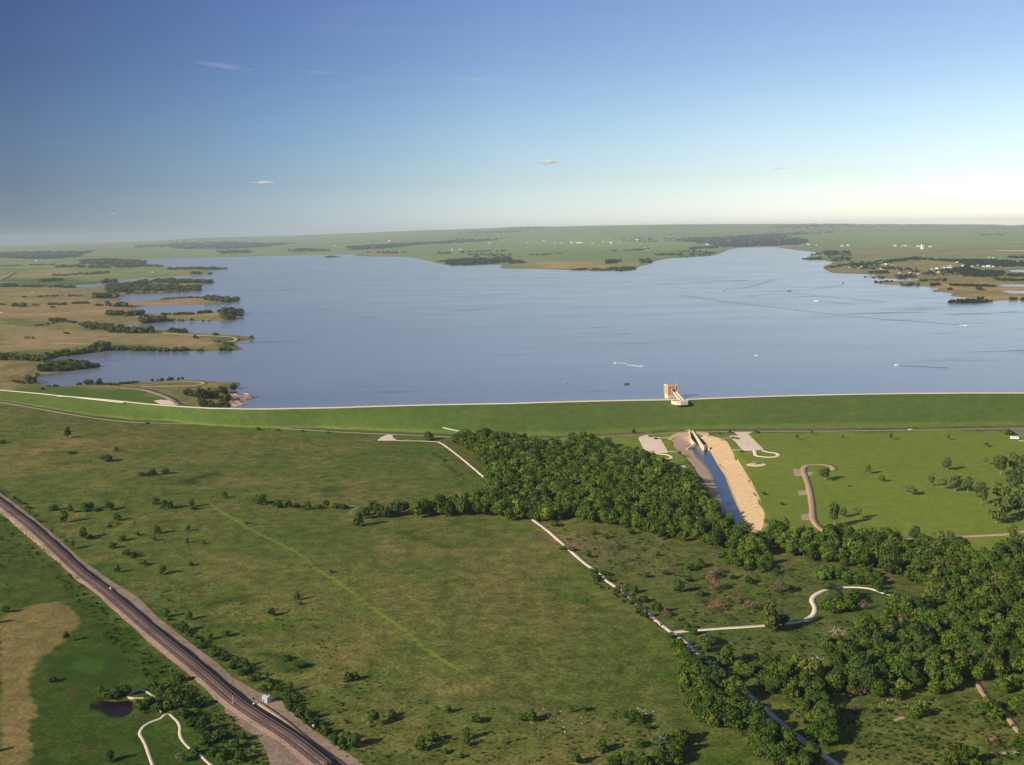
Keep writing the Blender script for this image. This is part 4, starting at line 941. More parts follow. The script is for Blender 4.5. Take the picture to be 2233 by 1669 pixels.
RSD = place(G, [(1930, 925, 60, 70), (1985, 945, 66, 66), (2010, 992, 56, 60), (2090, 1045, 62, 64), (2150, 1085, 56, 66), (2200, 1120, 60, 70), (1860, 850, 50, 60), (1480, 620, 40, 60), (1560, 660, 40, 60), (1620, 700, 40, 60), (1430, 570, 36, 56), (1700, 760, 40, 60), (1290, 490, 30, 50), (1370, 540, 30, 50), (1660, 690, 34, 50)])
FHH = place(Ht, [(215, 985, 120, 88), (335, 926, 44, 62), (700, 902, 52, 52), (860, 968, 62, 82), (820, 1072, 82, 54), (825, 1115, 60, 48), (530, 1140, 92, 74), (600, 1088, 62, 92), (1230, 952, 74, 84), (1180, 955, 50, 60), (1575, 892, 46, 52), (1495, 897, 44, 32), (780, 1192, 30, 52), (680, 1162, 30, 52), (100, 1120, 90, 90), (50, 1080, 60, 70), (60, 700, 60, 80), (100, 690, 50, 70)])
FHR = place(Ht, [(1690, 1152, 82, 78), (1520, 1230, 72, 74), (1890, 952, 70, 90), (1940, 970, 50, 60), (1830, 930, 36, 60), (1940, 1120, 50, 70), (2075, 1150, 130, 150, 'pale'), (1990, 1010, 40, 50)])
SCRB = place(I, [(580, 385, 235, 130), (535, 300, 60, 60), (935, 505, 100, 100), (895, 490, 80, 60), (1150, 392, 62, 82), (960, 245, 92, 70), (910, 235, 60, 60), (1085, 245, 70, 70), (1130, 160, 60, 60), (1270, 120, 70, 70), (1020, 160, 50, 60), (1400, 200, 60, 70), (1180, 240, 60, 60, 'dead'), (300, 600, 130, 120), (175, 470, 80, 130, 'pale'), (40, 370, 50, 70), (90, 400, 50, 60), (380, 640, 80, 90), (500, 640, 50, 70), (620, 560, 40, 50), (790, 340, 20, 40), (1320, 140, 30, 40), (680, 330, 60, 50)])
SCR2 = place(I, [(230, 240, 60, 90, 'dead'), (360, 200, 70, 80, 'dead'), (230, 110, 70, 90, 'dead'), (640, 130, 70, 110, 'dead'), (450, 230, 50, 90, 'dead'), (200, 40, 50, 110, 'dead'), (130, 150, 40, 60), (440, 70, 50, 60), (900, 40, 60, 80), (950, 110, 50, 90), (1070, 70, 50, 60), (60, 60, 40, 60), (720, 120, 40, 50), (330, 40, 40, 50), (1560, 520, 60, 60, 'dead'), (1140, 790, 50, 90, 'dead'), (1040, 900, 60, 60), (1110, 900, 50, 60, 'dead'), (1240, 900, 40, 50), (1320, 900, 34, 40), (1510, 940, 40, 60), (1720, 970, 30, 40), (2010, 1110, 60, 80, 'dead'), (1720, 1110, 20, 30)])
SCR3 = place(E, [(1640, 960, 26, 44), (1715, 985, 34, 44), (1770, 1050, 50, 50, 'dead'), (1790, 1060, 40, 60, 'dead'), (1440, 1060, 30, 60), (1500, 1070, 30, 50), (1600, 1110, 40, 50), (1880, 960, 40, 50), (1930, 1070, 30, 40, 'dead'), (2050, 1100, 30, 40), (1850, 1140, 34, 40, 'dead'), (1700, 1225, 30, 50), (1640, 1210, 40, 60), (1980, 1239, 30, 40), (2160, 1160, 30, 50, 'dead'), (2100, 1220, 30, 50), (1380, 910, 36, 60)]) + place(F, [(70, 1190, 40, 70), (130, 1170, 50, 70), (250, 1110, 30, 60, 'dead'), (310, 1150, 36, 50), (240, 1215, 40, 90, 'dead'), (430, 1190, 40, 60), (520, 1200, 50, 60), (690, 1200, 40, 60, 'dead'), (560, 1160, 30, 60), (620, 1210, 30, 50)])
TRB = place(Ht, [(1660, 50, 40, 60), (1720, 20, 30, 50), (1740, 60, 34, 40), (1790, 130, 46, 50), (1830, 160, 40, 50), (1880, 200, 50, 60), (1930, 240, 50, 60), (1960, 290, 56, 60), (1900, 130, 50, 50), (1960, 190, 40, 70), (2060, 260, 80, 60), (2020, 240, 40, 50), (2100, 280, 40, 50, 'dead'), (2180, 130, 90, 70), (2140, 420, 40, 50), (2190, 480, 60, 70), (2200, 530, 50, 50), (1640, 30, 34, 46)])
n_b = 0
for items, what, where, grp in ((FD, 'dark shrub', 'in the upper prairie near the dam road', 'shrubs of the upper prairie'), (FD2, 'dark shrub', 'in the band of shrubs right of the upper railway', 'shrubs of the middle prairie'), (FD3, 'dark shrub', 'scattered below that band beside the railway', 'shrubs scattered beside the railway'),
        (FH, 'bushy tree', 'in the hedgerow joining the dark wood', 'bushes of the hedgerow'), (FG, 'shrub', 'on the prairie right of the railway bend', 'shrubs right of the railway'), (FGL, 'bush', 'on the golf course', 'bushes on the golf course'), (THK, 'bush', 'in the thicket between cart path and railway', 'bushes of the thicket'),
        (RSD, 'bush', 'in the ditch along the right of the tracks', 'bushes along the railway ditch'), (FHH, 'bush', 'on the prairie at the bottom middle', 'bushes of the lower prairie'), (FHR, 'bush', 'left of the trail side belt at the bottom', 'bushes beside the trail belt'),
        (SCRB, 'tree', 'around the curved path', 'trees around the curved path'), (SCR2, 'shrub', 'in the scrub clearings on the right', 'shrubs of the scrub clearings'), (SCR3, 'shrub', 'in the scrub between trail and channel', 'shrubs between trail and channel'), (TRB, 'roadside bush', 'along the middle of the gravel trail', 'bushes along the gravel trail')):
    for it, lb in zip(items, ordinals(items, what, where)):
        px, g, h, w, f_ = it; n_b += 1
        if f_ == 'dead': bush('dead_bush', g, w*1.25, h*1.2, DCROWN, 'leafless reddish '+lb, 'bush', grp, n_b)
        elif f_ == 'pale': tree('pale_tree', g, w*1.05, h, LCROWN, PTRUNK, 'silvery pale '+lb, 'tree', grp, n_b)
        elif h > 6.0: tree('round_tree', g, w*1.1, h, BCROWN if n_b % 2 else SCROWN, TRUNK, lb, 'tree', grp, n_b)
        else: bush('shrub', g, w*1.1, h, SCROWN, lb, 'shrub', grp, n_b)
# low scrub: uncountable weeds and brush
def scatter_px(px, dens, seed):
    r = np.random.RandomState(seed); p = np.array(px); x0, y0 = p.min(0); x1, y1 = p.max(0)
    n = int((x1-x0)*(y1-y0)*dens); q_ = np.column_stack([r.uniform(x0, x1, n), r.uniform(y0, y1, n)])
    return q_[inpoly(q_[:, 0], q_[:, 1], p)]
WEED = [crown_pts(140+i, 46, 0.13, lobes=5, zlo=0.0) for i in range(4)]
def weeds(name, polys, dens, hr, label, mat='leaf_shrub', wr=1.3):
    q_ = np.vstack([scatter_px(p, dens, 200+i) for i, p in enumerate(polys)]); g = ground(q_)
    g[:, 2] = height(g[:, 0], g[:, 1])
    h = rs.uniform(hr[0], hr[1], len(g)); w = h*rs.uniform(0.9, wr+0.6, len(g))
    merged(name, g, w, h, WEED, MAT[mat], label, 'undergrowth'); print(name, len(g))
weeds('undergrowth', [Lt((0, 480), (200, 620), (450, 880), (700, 1150), (900, 1327), (0, 1327)), G((330, 0), (480, 20), (620, 190), (800, 350), (1000, 560), (1220, 720), (1440, 890), (1560, 1010), (1700, 1180), (1720, 1239), (1450, 1239), (1180, 900), (1000, 740), (800, 560), (600, 330), (420, 130)),
                      N((820, 450), (1080, 450), (1300, 500), (1500, 560), (1200, 640), (900, 700), (800, 620)), N((1450, 620), (2000, 700), (2300, 1000), (2200, 1300), (1900, 1200), (1600, 900))], 0.014, (0.4, 1.4), 'tangled brush between the railway and the golf course')
weeds('undergrowth', [Lt((0, 30), (300, 200), (550, 420), (800, 640), (1130, 900), (1080, 930), (760, 690), (520, 500), (250, 250), (0, 70)), G((1040, 270), (1130, 370), (1280, 450), (1450, 570), (1640, 690), (1830, 800), (1830, 880), (1950, 960), (2100, 1080), (2212, 1160), (2212, 1100), (2050, 960), (1920, 800), (1700, 650), (1450, 520), (1250, 400))], 0.028, (0.5, 2.1), 'dark brush in the ditch right of the railway')
weeds('undergrowth', [E((1450, 900), (1900, 960), (2212, 1020), (2212, 1239), (1760, 1239), (1600, 1120), (1400, 960)), I((0, 0), (1250, 0), (1300, 100), (860, 60), (780, 150), (800, 280), (520, 320), (60, 340)), I((120, 400), (560, 380), (850, 320), (1300, 300), (1100, 460), (1000, 620), (700, 620), (350, 620)), I((950, 880), (1450, 830), (2150, 740), (2212, 1239), (1150, 1239), (1080, 1050))], 0.009, (0.3, 1.3), 'low brush in the clearings of the right hand woods')
weeds('undergrowth', [Ht((0, 600), (700, 850), (1200, 880), (1900, 880), (2100, 1000), (1700, 1239), (0, 1239)), G((900, 30), (2212, 200), (2212, 1000), (1700, 640), (1200, 330))], 0.0035, (0.25, 1.0), 'low weeds dotting the lower prairie')
weeds('undergrowth', [E((560, 390), (640, 440), (830, 600), (790, 610), (600, 460)), Ht((1560, 30), (2000, 320), (2212, 480), (2212, 440), (2000, 290), (1650, 20)), Ht((1720, 0), (2212, 300), (2212, 360), (1750, 40))], 0.02, (0.4, 1.4), 'brush beside the gravel trail')
# pale rocks strewn over the clearings
rk = np.vstack([scatter_px(p, d_, 300+i) for i, (p, d_) in enumerate(((I((950, 340), (1090, 370), (1080, 410), (960, 410)), 0.05), (I((760, 560), (880, 530), (940, 560), (820, 610)), 0.05), (Ht((1880, 870), (2050, 880), (2000, 940)), 0.03), (I((1300, 800), (1650, 820), (1600, 870), (1200, 860)), 0.015), (Ht((1300, 850), (1800, 1000), (1300, 1100), (1200, 900)), 0.003)))])
g = ground(rk); b = MB()
for p in g:
    s_ = rs.uniform(0.15, 0.4); b.box((p[0], p[1], p[2]+s_*0.3), (s_*1.6, s_, s_), rs.rand()*3, 0.6)
tag(b.build('rock_scatter', MAT['rock']), 'pale stones strewn in the clearings', 'stones', kind='stuff')

# ---------------------------------------------------------------- lake shore trees
CL = [crown_pts(160+i, 70, 0.11, lobes=7, zlo=0.02, spread=0.36) for i in range(5)]
def belt(tile, line, width_px, n, hpx, seed):
    """trees along a line, thickness in tile pixels"""
    r = np.random.RandomState(seed); p = np.array(line, float); seg = np.linalg.norm(np.diff(p, axis=0), axis=1); cum = np.concatenate([[0], np.cumsum(seg)])
    t = np.sort(r.rand(n))*cum[-1]; x = np.interp(t, cum, p[:, 0]); y = np.interp(t, cum, p[:, 1])+r.uniform(-.5, .5, n)*width_px
    px = np.array(tile(*[(a, b_) for a, b_ in zip(x, y)])); g = ground(px); g[:, 2] = height(g[:, 0], g[:, 1])
    k = g[:, 2] > LAKE_Z-0.4; g = g[k]; px = px[k]
    h = hpx*r.uniform(0.65, 1.2, len(g))/tile.k*np.linalg.norm(g-CAM, axis=1)/FPX
    return px, g, h
near_b = [((1490, 645), (1560, 640), 12, 4, 55), ((1580, 665), (1640, 660), 8, 3, 75), ((1650, 640), (1730, 640), 20, 5, 70), ((1740, 610), (1840, 600), 26, 9, 50), ((1860, 575), (1925, 565), 16, 6, 48), ((1600, 715), (1730, 725), 24, 9, 50), ((1760, 730), (1830, 725), 20, 6, 60), ((1780, 680), (1835, 660), 16, 5, 48),
          ((1225, 520), (1390, 505), 6, 11, 26), ((1430, 500), (1470, 500), 5, 3, 26), ((560, 548), (650, 545), 8, 5, 22), ((680, 540), (740, 540), 10, 5, 40), ((750, 535), (770, 535), 4, 1, 22), ((790, 535), (815, 532), 6, 3, 42), ((375, 566), (475, 566), 8, 7, 22), ((880, 558), (940, 558), 4, 2, 24), ((210, 510), (280, 525), 18, 8, 44), ((290, 465), (330, 470), 20, 4, 26)]
shore = []
for i, (a_, b_, wd, n, hp) in enumerate(near_b):
    px, g, h = belt(Wt, [a_, b_], wd, n, hp, 400+i); shore += [(tuple(p), gg, hh*0.95, hh*1.0, '') for p, gg, hh in zip(px, g, h)]
shore_a = [s_ for s_ in shore if s_[0][0] > 380]; shore_b = [s_ for s_ in shore if s_[0][0] <= 380]
for grp_items, where, grp in ((shore_a, 'on the spit beside the crest lot', 'trees on the spit'), (shore_b, 'round the nearest cove', 'trees round the nearest cove')):
    for i, (it, lb) in enumerate(zip(grp_items, ordinals(grp_items, 'shore tree', where))):
        if i % 1 == 0: bush('shore_tree', it[1], it[3]*1.15, it[2], HCROWN, lb, 'tree', grp, i)
FB = [  # tile, line, thickness, count, height px
 (Wt, [(300, 440), (400, 415), (560, 405), (790, 405)], 34, 170, 36), (Wt, [(370, 400), (560, 375), (700, 385)], 20, 60, 30), (Wt, [(0, 340), (200, 345), (350, 350)], 26, 90, 34), (Wt, [(360, 325), (500, 305), (640, 290), (760, 270), (870, 262)], 24, 110, 34), (Wt, [(760, 255), (870, 255)], 18, 34, 46), (Wt, [(500, 300), (540, 300)], 8, 6, 36),
 (Wt, [(890, 258), (1080, 262), (1250, 270)], 16, 56, 28), (Wt, [(1230, 272), (1400, 272), (1540, 272), (1700, 274), (1850, 268)], 12, 90, 32), (Wt, [(670, 85), (800, 95), (900, 95)], 34, 80, 30), (Wt, [(870, 120), (1000, 128), (1230, 128)], 18, 90, 34), (Wt, [(1130, 40), (1330, 32)], 22, 50, 34), (Wt, [(1350, 34), (1600, 34), (1790, 34), (1900, 28)], 10, 70, 22),
 (Wt, [(1360, 120), (1490, 122)], 16, 30, 28), (Wt, [(1725, 148), (1760, 148)], 6, 6, 22), (Wt, [(1565, 178), (1590, 178)], 6, 4, 20), (Wt, [(1790, 218), (1880, 225)], 8, 16, 20), (Wt, [(1720, 205), (1780, 207)], 6, 8, 14), (Wt, [(2010, 168), (2035, 168)], 5, 4, 20), (Wt, [(100, 528), (250, 535)], 8, 14, 14), (Wt, [(880, 552), (950, 556)], 6, 8, 20), (Wt, [(400, 40), (530, 40), (650, 70)], 14, 36, 20), (Wt, [(950, 75), (1120, 55)], 8, 24, 16),
 (Wt, [(500, 140), (560, 145)], 8, 8, 14), (Wt, [(200, 175), (270, 178)], 8, 8, 12), (Wt, [(280, 80), (420, 62), (530, 40)], 4, 20, 12), (Wt, [(930, 545), (1110, 530)], 10, 24, 18), (Wt, [(820, 545), (900, 550)], 6, 10, 14), (Wt, [(340, 590), (350, 590)], 4, 3, 12),
 (A, [(690, 605), (800, 612), (910, 605)], 18, 60, 24), (A, [(690, 550), (700, 552)], 6, 6, 26), (A, [(740, 552), (810, 552)], 8, 22, 24), (A, [(610, 550), (660, 552)], 5, 10, 12), (A, [(1020, 510), (1130, 500), (1250, 498), (1400, 498)], 5, 60, 10), (A, [(1330, 510), (1440, 515), (1540, 518)], 14, 60, 24), (A, [(1040, 610), (1250, 605)], 8, 40, 14), (A, [(1270, 600), (1360, 595)], 8, 26, 18), (A, [(1440, 600), (1550, 600)], 20, 60, 34), (A, [(1440, 630), (1500, 630)], 10, 20, 26), (A, [(1400, 590), (1430, 588)], 6, 8, 18), (A, [(910, 650), (1050, 645)], 14, 40, 30), (A, [(1060, 652), (1250, 650), (1420, 645)], 8, 50, 18), (A, [(820, 548), (1000, 548), (1250, 543)], 3, 40, 7),
 (A, [(600, 500), (700, 492), (750, 490)], 14, 40, 30), (A, [(690, 455), (900, 445), (1100, 440), (1290, 445)], 30, 220, 24), (A, [(800, 470), (1000, 466), (1270, 456)], 6, 70, 10), (A, [(1090, 405), (1200, 400), (1360, 400)], 8, 90, 22), (A, [(690, 430), (860, 415), (1000, 400), (1120, 395)], 14, 110, 18), (A, [(665, 400), (740, 395)], 14, 30, 22), (A, [(1035, 368), (1075, 366)], 5, 12, 18), (A, [(1235, 345), (1285, 345)], 6, 14, 20), (A, [(1340, 345), (1365, 340)], 6, 8, 10), (A, [(1090, 318), (1250, 315), (1460, 315)], 8, 110, 12),
 (A, [(0, 430), (100, 425)], 10, 40, 18), (A, [(110, 430), (300, 432), (480, 430)], 8, 60, 12), (A, [(250, 395), (400, 390)], 10, 50, 14), (A, [(90, 555), (160, 560)], 10, 14, 22), (A, [(310, 545), (430, 545)], 6, 24, 14), (A, [(460, 540), (570, 535)], 5, 30, 12), (A, [(230, 495), (400, 490), (530, 490)], 4, 30, 10), (A, [(330, 360), (440, 355), (700, 340)], 8, 60, 10), (A, [(340, 300), (700, 305), (900, 300)], 12, 120, 12), (A, [(330, 565), (345, 565)], 3, 4, 12), (A, [(150, 500), (158, 500)], 2, 2, 12), (A, [(0, 545), (40, 548)], 3, 8, 8), (A, [(210, 550), (250, 552)], 4, 6, 10),
 (A, [(520, 275), (700, 268), (940, 275)], 26, 190, 16), (A, [(700, 292), (1040, 298)], 8, 80, 10), (A, [(0, 300), (200, 292), (350, 288)], 4, 60, 7), (A, [(2085, 238), (2165, 236)], 4, 20, 8)]
sp, sw, sh = [], [], []
for i, (tl, ln, wd, n, hp) in enumerate(FB):
    px, g, h = belt(tl, ln, wd, n, hp, 500+i); h = np.clip(h, 3, 14)
    for gg, hh in zip(g, h):
        sp.append(gg); sh.append(hh); sw.append(hh*rs.uniform(0.8, 1.5)*(1+np.hypot(gg[0], gg[1])/9000))
merged('shoreline_trees', sp, sw, sh, CL, MAT['leaf_shore'], 'bushy trees fringing the coves and spits of the left shore', 'trees')
# far woods: clumps filling the dark bands
FAR = [(O((0, 420), (500, 405), (900, 405), (1250, 400), (1100, 440), (1000, 480), (600, 510), (200, 500), (0, 490)), 0.10), (O((1000, 520), (1400, 500), (1860, 530), (1860, 570), (1300, 580), (1050, 560)), 0.08),
  (Q((0, 290), (400, 270), (800, 285), (1300, 300), (1650, 300), (1200, 350), (700, 380), (550, 370), (200, 380), (0, 360)), 0.10), (Q((550, 250), (1200, 215), (2212, 185), (2212, 205), (1400, 235), (700, 265)), 0.08), (Q((600, 400), (1000, 390), (1090, 425), (700, 440)), 0.06), (Q((1500, 395), (1700, 370), (2050, 380), (2050, 400), (1600, 415)), 0.08), (O((1700, 330), (2212, 300), (2212, 350), (1750, 360)), 0.05),
  (R((60, 405), (400, 385), (760, 360), (1300, 340), (1550, 300), (2212, 275), (2212, 300), (1700, 350), (1000, 385), (600, 430), (150, 450)), 0.09), (R((1250, 590), (1600, 560), (2212, 540), (2212, 600), (1850, 635), (1450, 640)), 0.10), (R((800, 210), (1300, 190), (2212, 205), (2212, 235), (1500, 230), (900, 230)), 0.03), (R((300, 480), (700, 460), (900, 480), (600, 500)), 0.03), (R((1200, 480), (2212, 450), (2212, 470), (1300, 500)), 0.02), (R((1600, 500), (2212, 500), (2212, 530), (1700, 540)), 0.03), (R((0, 230), (700, 210), (700, 225), (0, 250)), 0.05),
  (S((0, 200), (500, 190), (1050, 195), (900, 230), (500, 260), (0, 300)), 0.10), (S((0, 570), (200, 590), (220, 620), (0, 620)), 0.08), (S((1240, 580), (1330, 570), (1430, 580), (1430, 610), (1250, 625)), 0.12), (S((1200, 680), (1600, 660), (1640, 700), (1400, 715), (1200, 705)), 0.06), (S((780, 690), (1180, 685), (1180, 705), (800, 705)), 0.05), (S((1650, 570), (1820, 560), (1830, 610), (1700, 620)), 0.06), (S((1880, 500), (2212, 490), (2212, 515), (1900, 520)), 0.07), (S((1470, 450), (1800, 432), (1810, 442), (1500, 465)), 0.06), (S((260, 512), (680, 490), (680, 500), (280, 525)), 0.05), (S((1290, 450), (1390, 450), (1390, 465), (1290, 465)), 0.04), (S((1440, 300), (2212, 290), (2212, 340), (1500, 345)), 0.015),
  (U((0, 300), (700, 270), (1300, 225), (2212, 185), (2212, 215), (1400, 260), (1700, 330), (1550, 380), (950, 400), (600, 410), (400, 380), (0, 330)), 0.075), (U((130, 420), (500, 395), (500, 425), (150, 445)), 0.07), (U((1600, 555), (1840, 540), (1830, 570), (1610, 575)), 0.08), (U((1640, 495), (1830, 480), (1830, 500), (1650, 510)), 0.06), (U((1830, 460), (2212, 460), (2212, 520), (1900, 520)), 0.05), (U((1860, 670), (2100, 630), (2212, 640), (2000, 670)), 0.08), (U((0, 440), (450, 480), (400, 515), (0, 540)), 0.03), (U((1860, 540), (2212, 540), (2212, 590), (2000, 590)), 0.04),
  (V((0, 180), (450, 150), (1300, 145), (2400, 150), (2400, 162), (700, 190), (0, 210)), 0.03), (V((0, 600), (500, 560), (800, 530), (900, 540), (1100, 555), (700, 580), (200, 640), (0, 660)), 0.04), (V((600, 560), (900, 520), (920, 555), (700, 580)), 0.08), (V((1100, 560), (1500, 555), (2000, 570), (2400, 590), (2400, 640), (1900, 650), (1500, 640), (1400, 600)), 0.10), (V((1150, 700), (1500, 640), (1600, 690), (1950, 700), (1980, 740), (1850, 780), (1450, 770), (1400, 735)), 0.10), (V((250, 710), (500, 700), (510, 730), (280, 730)), 0.08), (V((580, 770), (800, 740), (850, 780), (620, 790)), 0.07), (V((1800, 790), (2200, 810), (2400, 830), (1900, 825)), 0.09), (V((1280, 870), (1850, 885), (1850, 905), (1300, 890)), 0.10), (V((1010, 865), (1150, 865), (1150, 885), (1020, 885)), 0.10), (V((1000, 815), (1240, 805), (1230, 830), (1020, 825)), 0.06), (V((900, 815), (990, 812), (985, 832), (910, 832)), 0.1),
  (V((1230, 1075), (1400, 1065), (1800, 1070), (1850, 1085), (1500, 1105), (1260, 1100)), 0.10), (V((1200, 920), (1300, 920), (1300, 945), (1200, 945)), 0.05), (V((1600, 920), (1720, 920), (1720, 940), (1600, 940)), 0.06), (V((1600, 1040), (1700, 1035), (1700, 1050), (1600, 1055)), 0.1), (V((320, 830), (600, 822), (620, 838), (350, 842)), 0.05), (V((630, 855), (900, 860), (900, 880), (640, 880)), 0.05), (V((0, 620), (250, 600), (500, 640), (900, 680), (900, 720), (500, 690), (0, 680)), 0.025), (V((2000, 520), (2400, 520), (2400, 550), (2050, 545)), 0.06), (V((1650, 245), (2000, 245), (2000, 260), (1650, 260)), 0.02), (V((180, 765), (450, 775), (450, 790), (200, 785)), 0.04), (V((900, 540), (1400, 560), (1380, 590), (930, 560)), 0.05), (V((2000, 1040), (2400, 1050), (2400, 1068), (2050, 1065)), 0.04), (V((1000, 700), (1400, 720), (1400, 760), (900, 760)), 0.02), (V((1980, 740), (2400, 730), (2400, 770), (2000, 770)), 0.05)]
fp, fw, fh = [], [], []
for i, (pl, dn) in enumerate(FAR):
    q_ = scatter_px(pl, dn*3.0, 700+i)
    if not len(q_): continue
    g = ground(q_); g[:, 2] = height(g[:, 0], g[:, 1]); k = g[:, 2] > LAKE_Z-0.3; g = g[k]; q_ = q_[k]
    rg = np.hypot(g[:, 0], g[:, 1])
    w = 6.0*rg/FPX*rs.uniform(0.7, 1.5, len(g)); h = np.clip(2.2*rg/FPX, 5, 12)*rs.uniform(0.7, 1.3, len(g))
    for gg, a_, b_ in zip(g, w, h): fp.append(gg); fw.append(a_); fh.append(b_)
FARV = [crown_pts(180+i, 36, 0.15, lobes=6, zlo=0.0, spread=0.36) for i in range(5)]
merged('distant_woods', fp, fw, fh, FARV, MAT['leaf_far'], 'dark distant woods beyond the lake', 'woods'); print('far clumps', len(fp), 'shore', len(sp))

# ---------------------------------------------------------------- railway
RL = Lt((-300, -20), (0, 225), (600, 690)) + G((548, 0), (700, 115), (1000, 368), (1300, 610), (1520, 800)) + M((620, 470), (900, 650), (1200, 840), (1500, 1065), (1760, 1275), (2000, 1480))
rl0 = ground(RL)[:, :2]
rl0 = np.vstack([rl0[0]+(rl0[0]-rl0[1])/np.linalg.norm(rl0[0]-rl0[1])*420, rl0, rl0[-1]+(rl0[-1]-rl0[-2])/np.linalg.norm(rl0[-1]-rl0[-2])*180])
rl = smooth_line(rl0, 6.0)
t_ = np.gradient(rl, axis=0); t_ /= np.linalg.norm(t_, axis=1)[:, None]; nr = np.stack([-t_[:, 1], t_[:, 0]], 1)
if nr[0, 0] > 0: nr = -nr        # towards the left of the line
COR = P((-60, 1035), (0, 1075), (41, 1105), (95, 1147), (176, 1219), (217, 1249), (244, 1268), (300, 1302), (339, 1342), (407, 1396), (475, 1447), (508, 1478), (560, 1508), (618, 1532), (640, 1558), (678, 1588), (750, 1637), (800, 1672), (860, 1710), (600, 1710), (590, 1669), (583, 1642), (563, 1608), (525, 1585), (492, 1554), (486, 1528), (424, 1481), (373, 1440), (322, 1400), (271, 1347), (210, 1293), (159, 1249), (108, 1206), (47, 1158), (0, 1116), (-60, 1062))
st(drape('railway_gravel_bed', COR, MAT['raildirt'], 0.10, 5), 'reddish gravel bed of the railway', 'gravel bed')
zt = lambda o: (lambda x, y: height(x, y)+o)
def offl(d): return np.column_stack([rl+nr*d, np.zeros(len(rl))])
far_a = np.column_stack([rl+nr*2.0, np.zeros(len(rl))])
st(strip('railway_gravel_bed', far_a[rl[:, 1] > rl0[2][1]], 19.0, MAT['raildirt'], 0.05, 6, True), 'gravel bed of the railway beyond the left edge', 'gravel bed')
st(strip('railway_gravel_bed', far_a[rl[:, 1] < rl0[-4][1]], 19.0, MAT['raildirt'], 0.05, 6, True), 'gravel bed of the railway beyond the bottom edge', 'gravel bed')
st(strip('railway_ballast', offl(2.6), 10.5, MAT['ballast'], 0.45, 6, True), 'grey ballast embankment of the railway', 'ballast')
for k_, (d_, lb) in enumerate(((0.4, 'dark railway track, the right one of the pair'), (5.0, 'railway track, the left one of the pair'))):
    c = rl+nr*d_; z = height(c[:, 0], c[:, 1])
    tk = empty('railway_track', (float(c[len(c)//2, 0]), float(c[len(c)//2, 1]), float(z[len(c)//2]))); tag(tk, lb, 'railway track')
    org = tk.location.copy()
    def par(o): o.parent = tk; o.matrix_parent_inverse = Matrix.Translation(-org)
    par(strip('sleeper_bed', offl(d_), 3.0 if k_ == 0 else 2.4, MAT['sleeper'] if k_ == 0 else MAT['ballast'], 0.62, 6, True))
    for s_ in (-0.75, 0.75):
        par(strip('rail', offl(d_+s_), 0.22, MAT['steel'], 0.80, 6, True))
st(strip('railway_service_track', M((720, 400), (900, 520), (1100, 660), (1300, 830), (1500, 980), (1750, 1160), (2000, 1340)), 2.6, MAT['dirt'], 0.18, 5), 'tan service track right of the railway', 'track')
b = MB()
for ln, wd in ((Lt((-60, 330), (0, 378), (200, 555), (400, 725), (560, 860), (740, 1015), (900, 1150), (1130, 1330)), 1.7), (G((590, 90), (680, 160), (760, 225)), 1.0), (G((960, 410), (1000, 450), (1080, 512)), 1.3), (G((1105, 540), (1155, 572)), 1.0), (G((1290, 700), (1390, 755)), 1.6), (G((1400, 790), (1455, 825)), 1.5), (G((480, 0), (500, 20)), 1.2)):
    c = smooth_line(ground(ln)[:, :2], 1.0)
    for p in c:
        for _ in range(5):
            o_ = rs.uniform(-wd, wd, 2); s_ = rs.uniform(0.22, 0.6); x, y = p[0]+o_[0], p[1]+o_[1]
            b.box((x, y, float(height(np.array([x]), np.array([y]))[0])+0.1+s_*0.25), (s_*1.5, s_*1.2, s_*0.7), rs.rand()*3, 0.65)
tag(b.build('limestone_rubble', MAT['limestone']), 'pale limestone rubble heaped along the railway', 'rubble', kind='stuff')
# trackside equipment
def hut(px):
    g = ground([px])[0]; e = empty('equipment_hut', (g[0], g[1], g[2]+0.1), math.radians(-38)); tag(e, 'small white trackside hut with a dark right wall', 'hut')
    MB().box((0, 0, 1.2), (3.2, 2.3, 2.4)).build('wall', MAT['hutwall'], e)
    b_ = MB(); b_.add([(-1.9, -1.4, 2.4), (1.9, -1.4, 2.4), (1.9, 1.4, 2.4), (-1.9, 1.4, 2.4), (-1.9, 0, 2.95), (1.9, 0, 2.95)], [(0, 1, 5, 4), (2, 3, 4, 5), (1, 2, 5), (3, 0, 4), (3, 2, 1, 0)]); b_.build('roof', MAT['grey'], e)
    d_ = MB().box((0.3, -1.23, 1.0), (0.9, 0.06, 1.95)).build('door', MAT['grey'], e); MB().box((0.62, -1.28, 1.0), (0.06, 0.06, 0.2)).build('handle', MAT['steel'], d_)
    MB().tube([(1.2, 0.5, 2.7), (1.2, 0.5, 3.3)], 0.22, 8).build('vent', MAT['white'], e)
hut(M((835, 385))[0])
def mast(px, hh, label):
    g = ground([px])[0]; e = empty('signal_mast', (g[0], g[1], g[2]+0.3), math.radians(-35)); tag(e, label, 'signal', 'railway signals')
    MB().tube([(0, 0, -0.3), (0, 0, hh)], [0.13, 0.1], 8).build('pole', MAT['grey'], e)
    MB().box((0, 0, 0.2), (0.8, 0.8, 0.5)).build('base', MAT['concrete'], e)
    h_ = MB().box((0, -0.2, hh-0.6), (0.5, 0.25, 1.3)).build('signal_head', MAT['rubber'], e)
    for z in (-0.25, 0.25):
        MB().tube([(0, -0.33, hh-0.6+z), (0, -0.55, hh-0.58+z)], 0.15, 8).build('lamp_hood', MAT['steel'], h_)
    b_ = MB()
    for k in range(8): b_.box((0, 0.22, 0.5+k*0.5), (0.4, 0.04, 0.04))
    b_.box((-0.2, 0.22, hh/2), (0.04, 0.04, hh*0.8)); b_.box((0.2, 0.22, hh/2), (0.04, 0.04, hh*0.8)); b_.build('ladder', MAT['grey'], e)
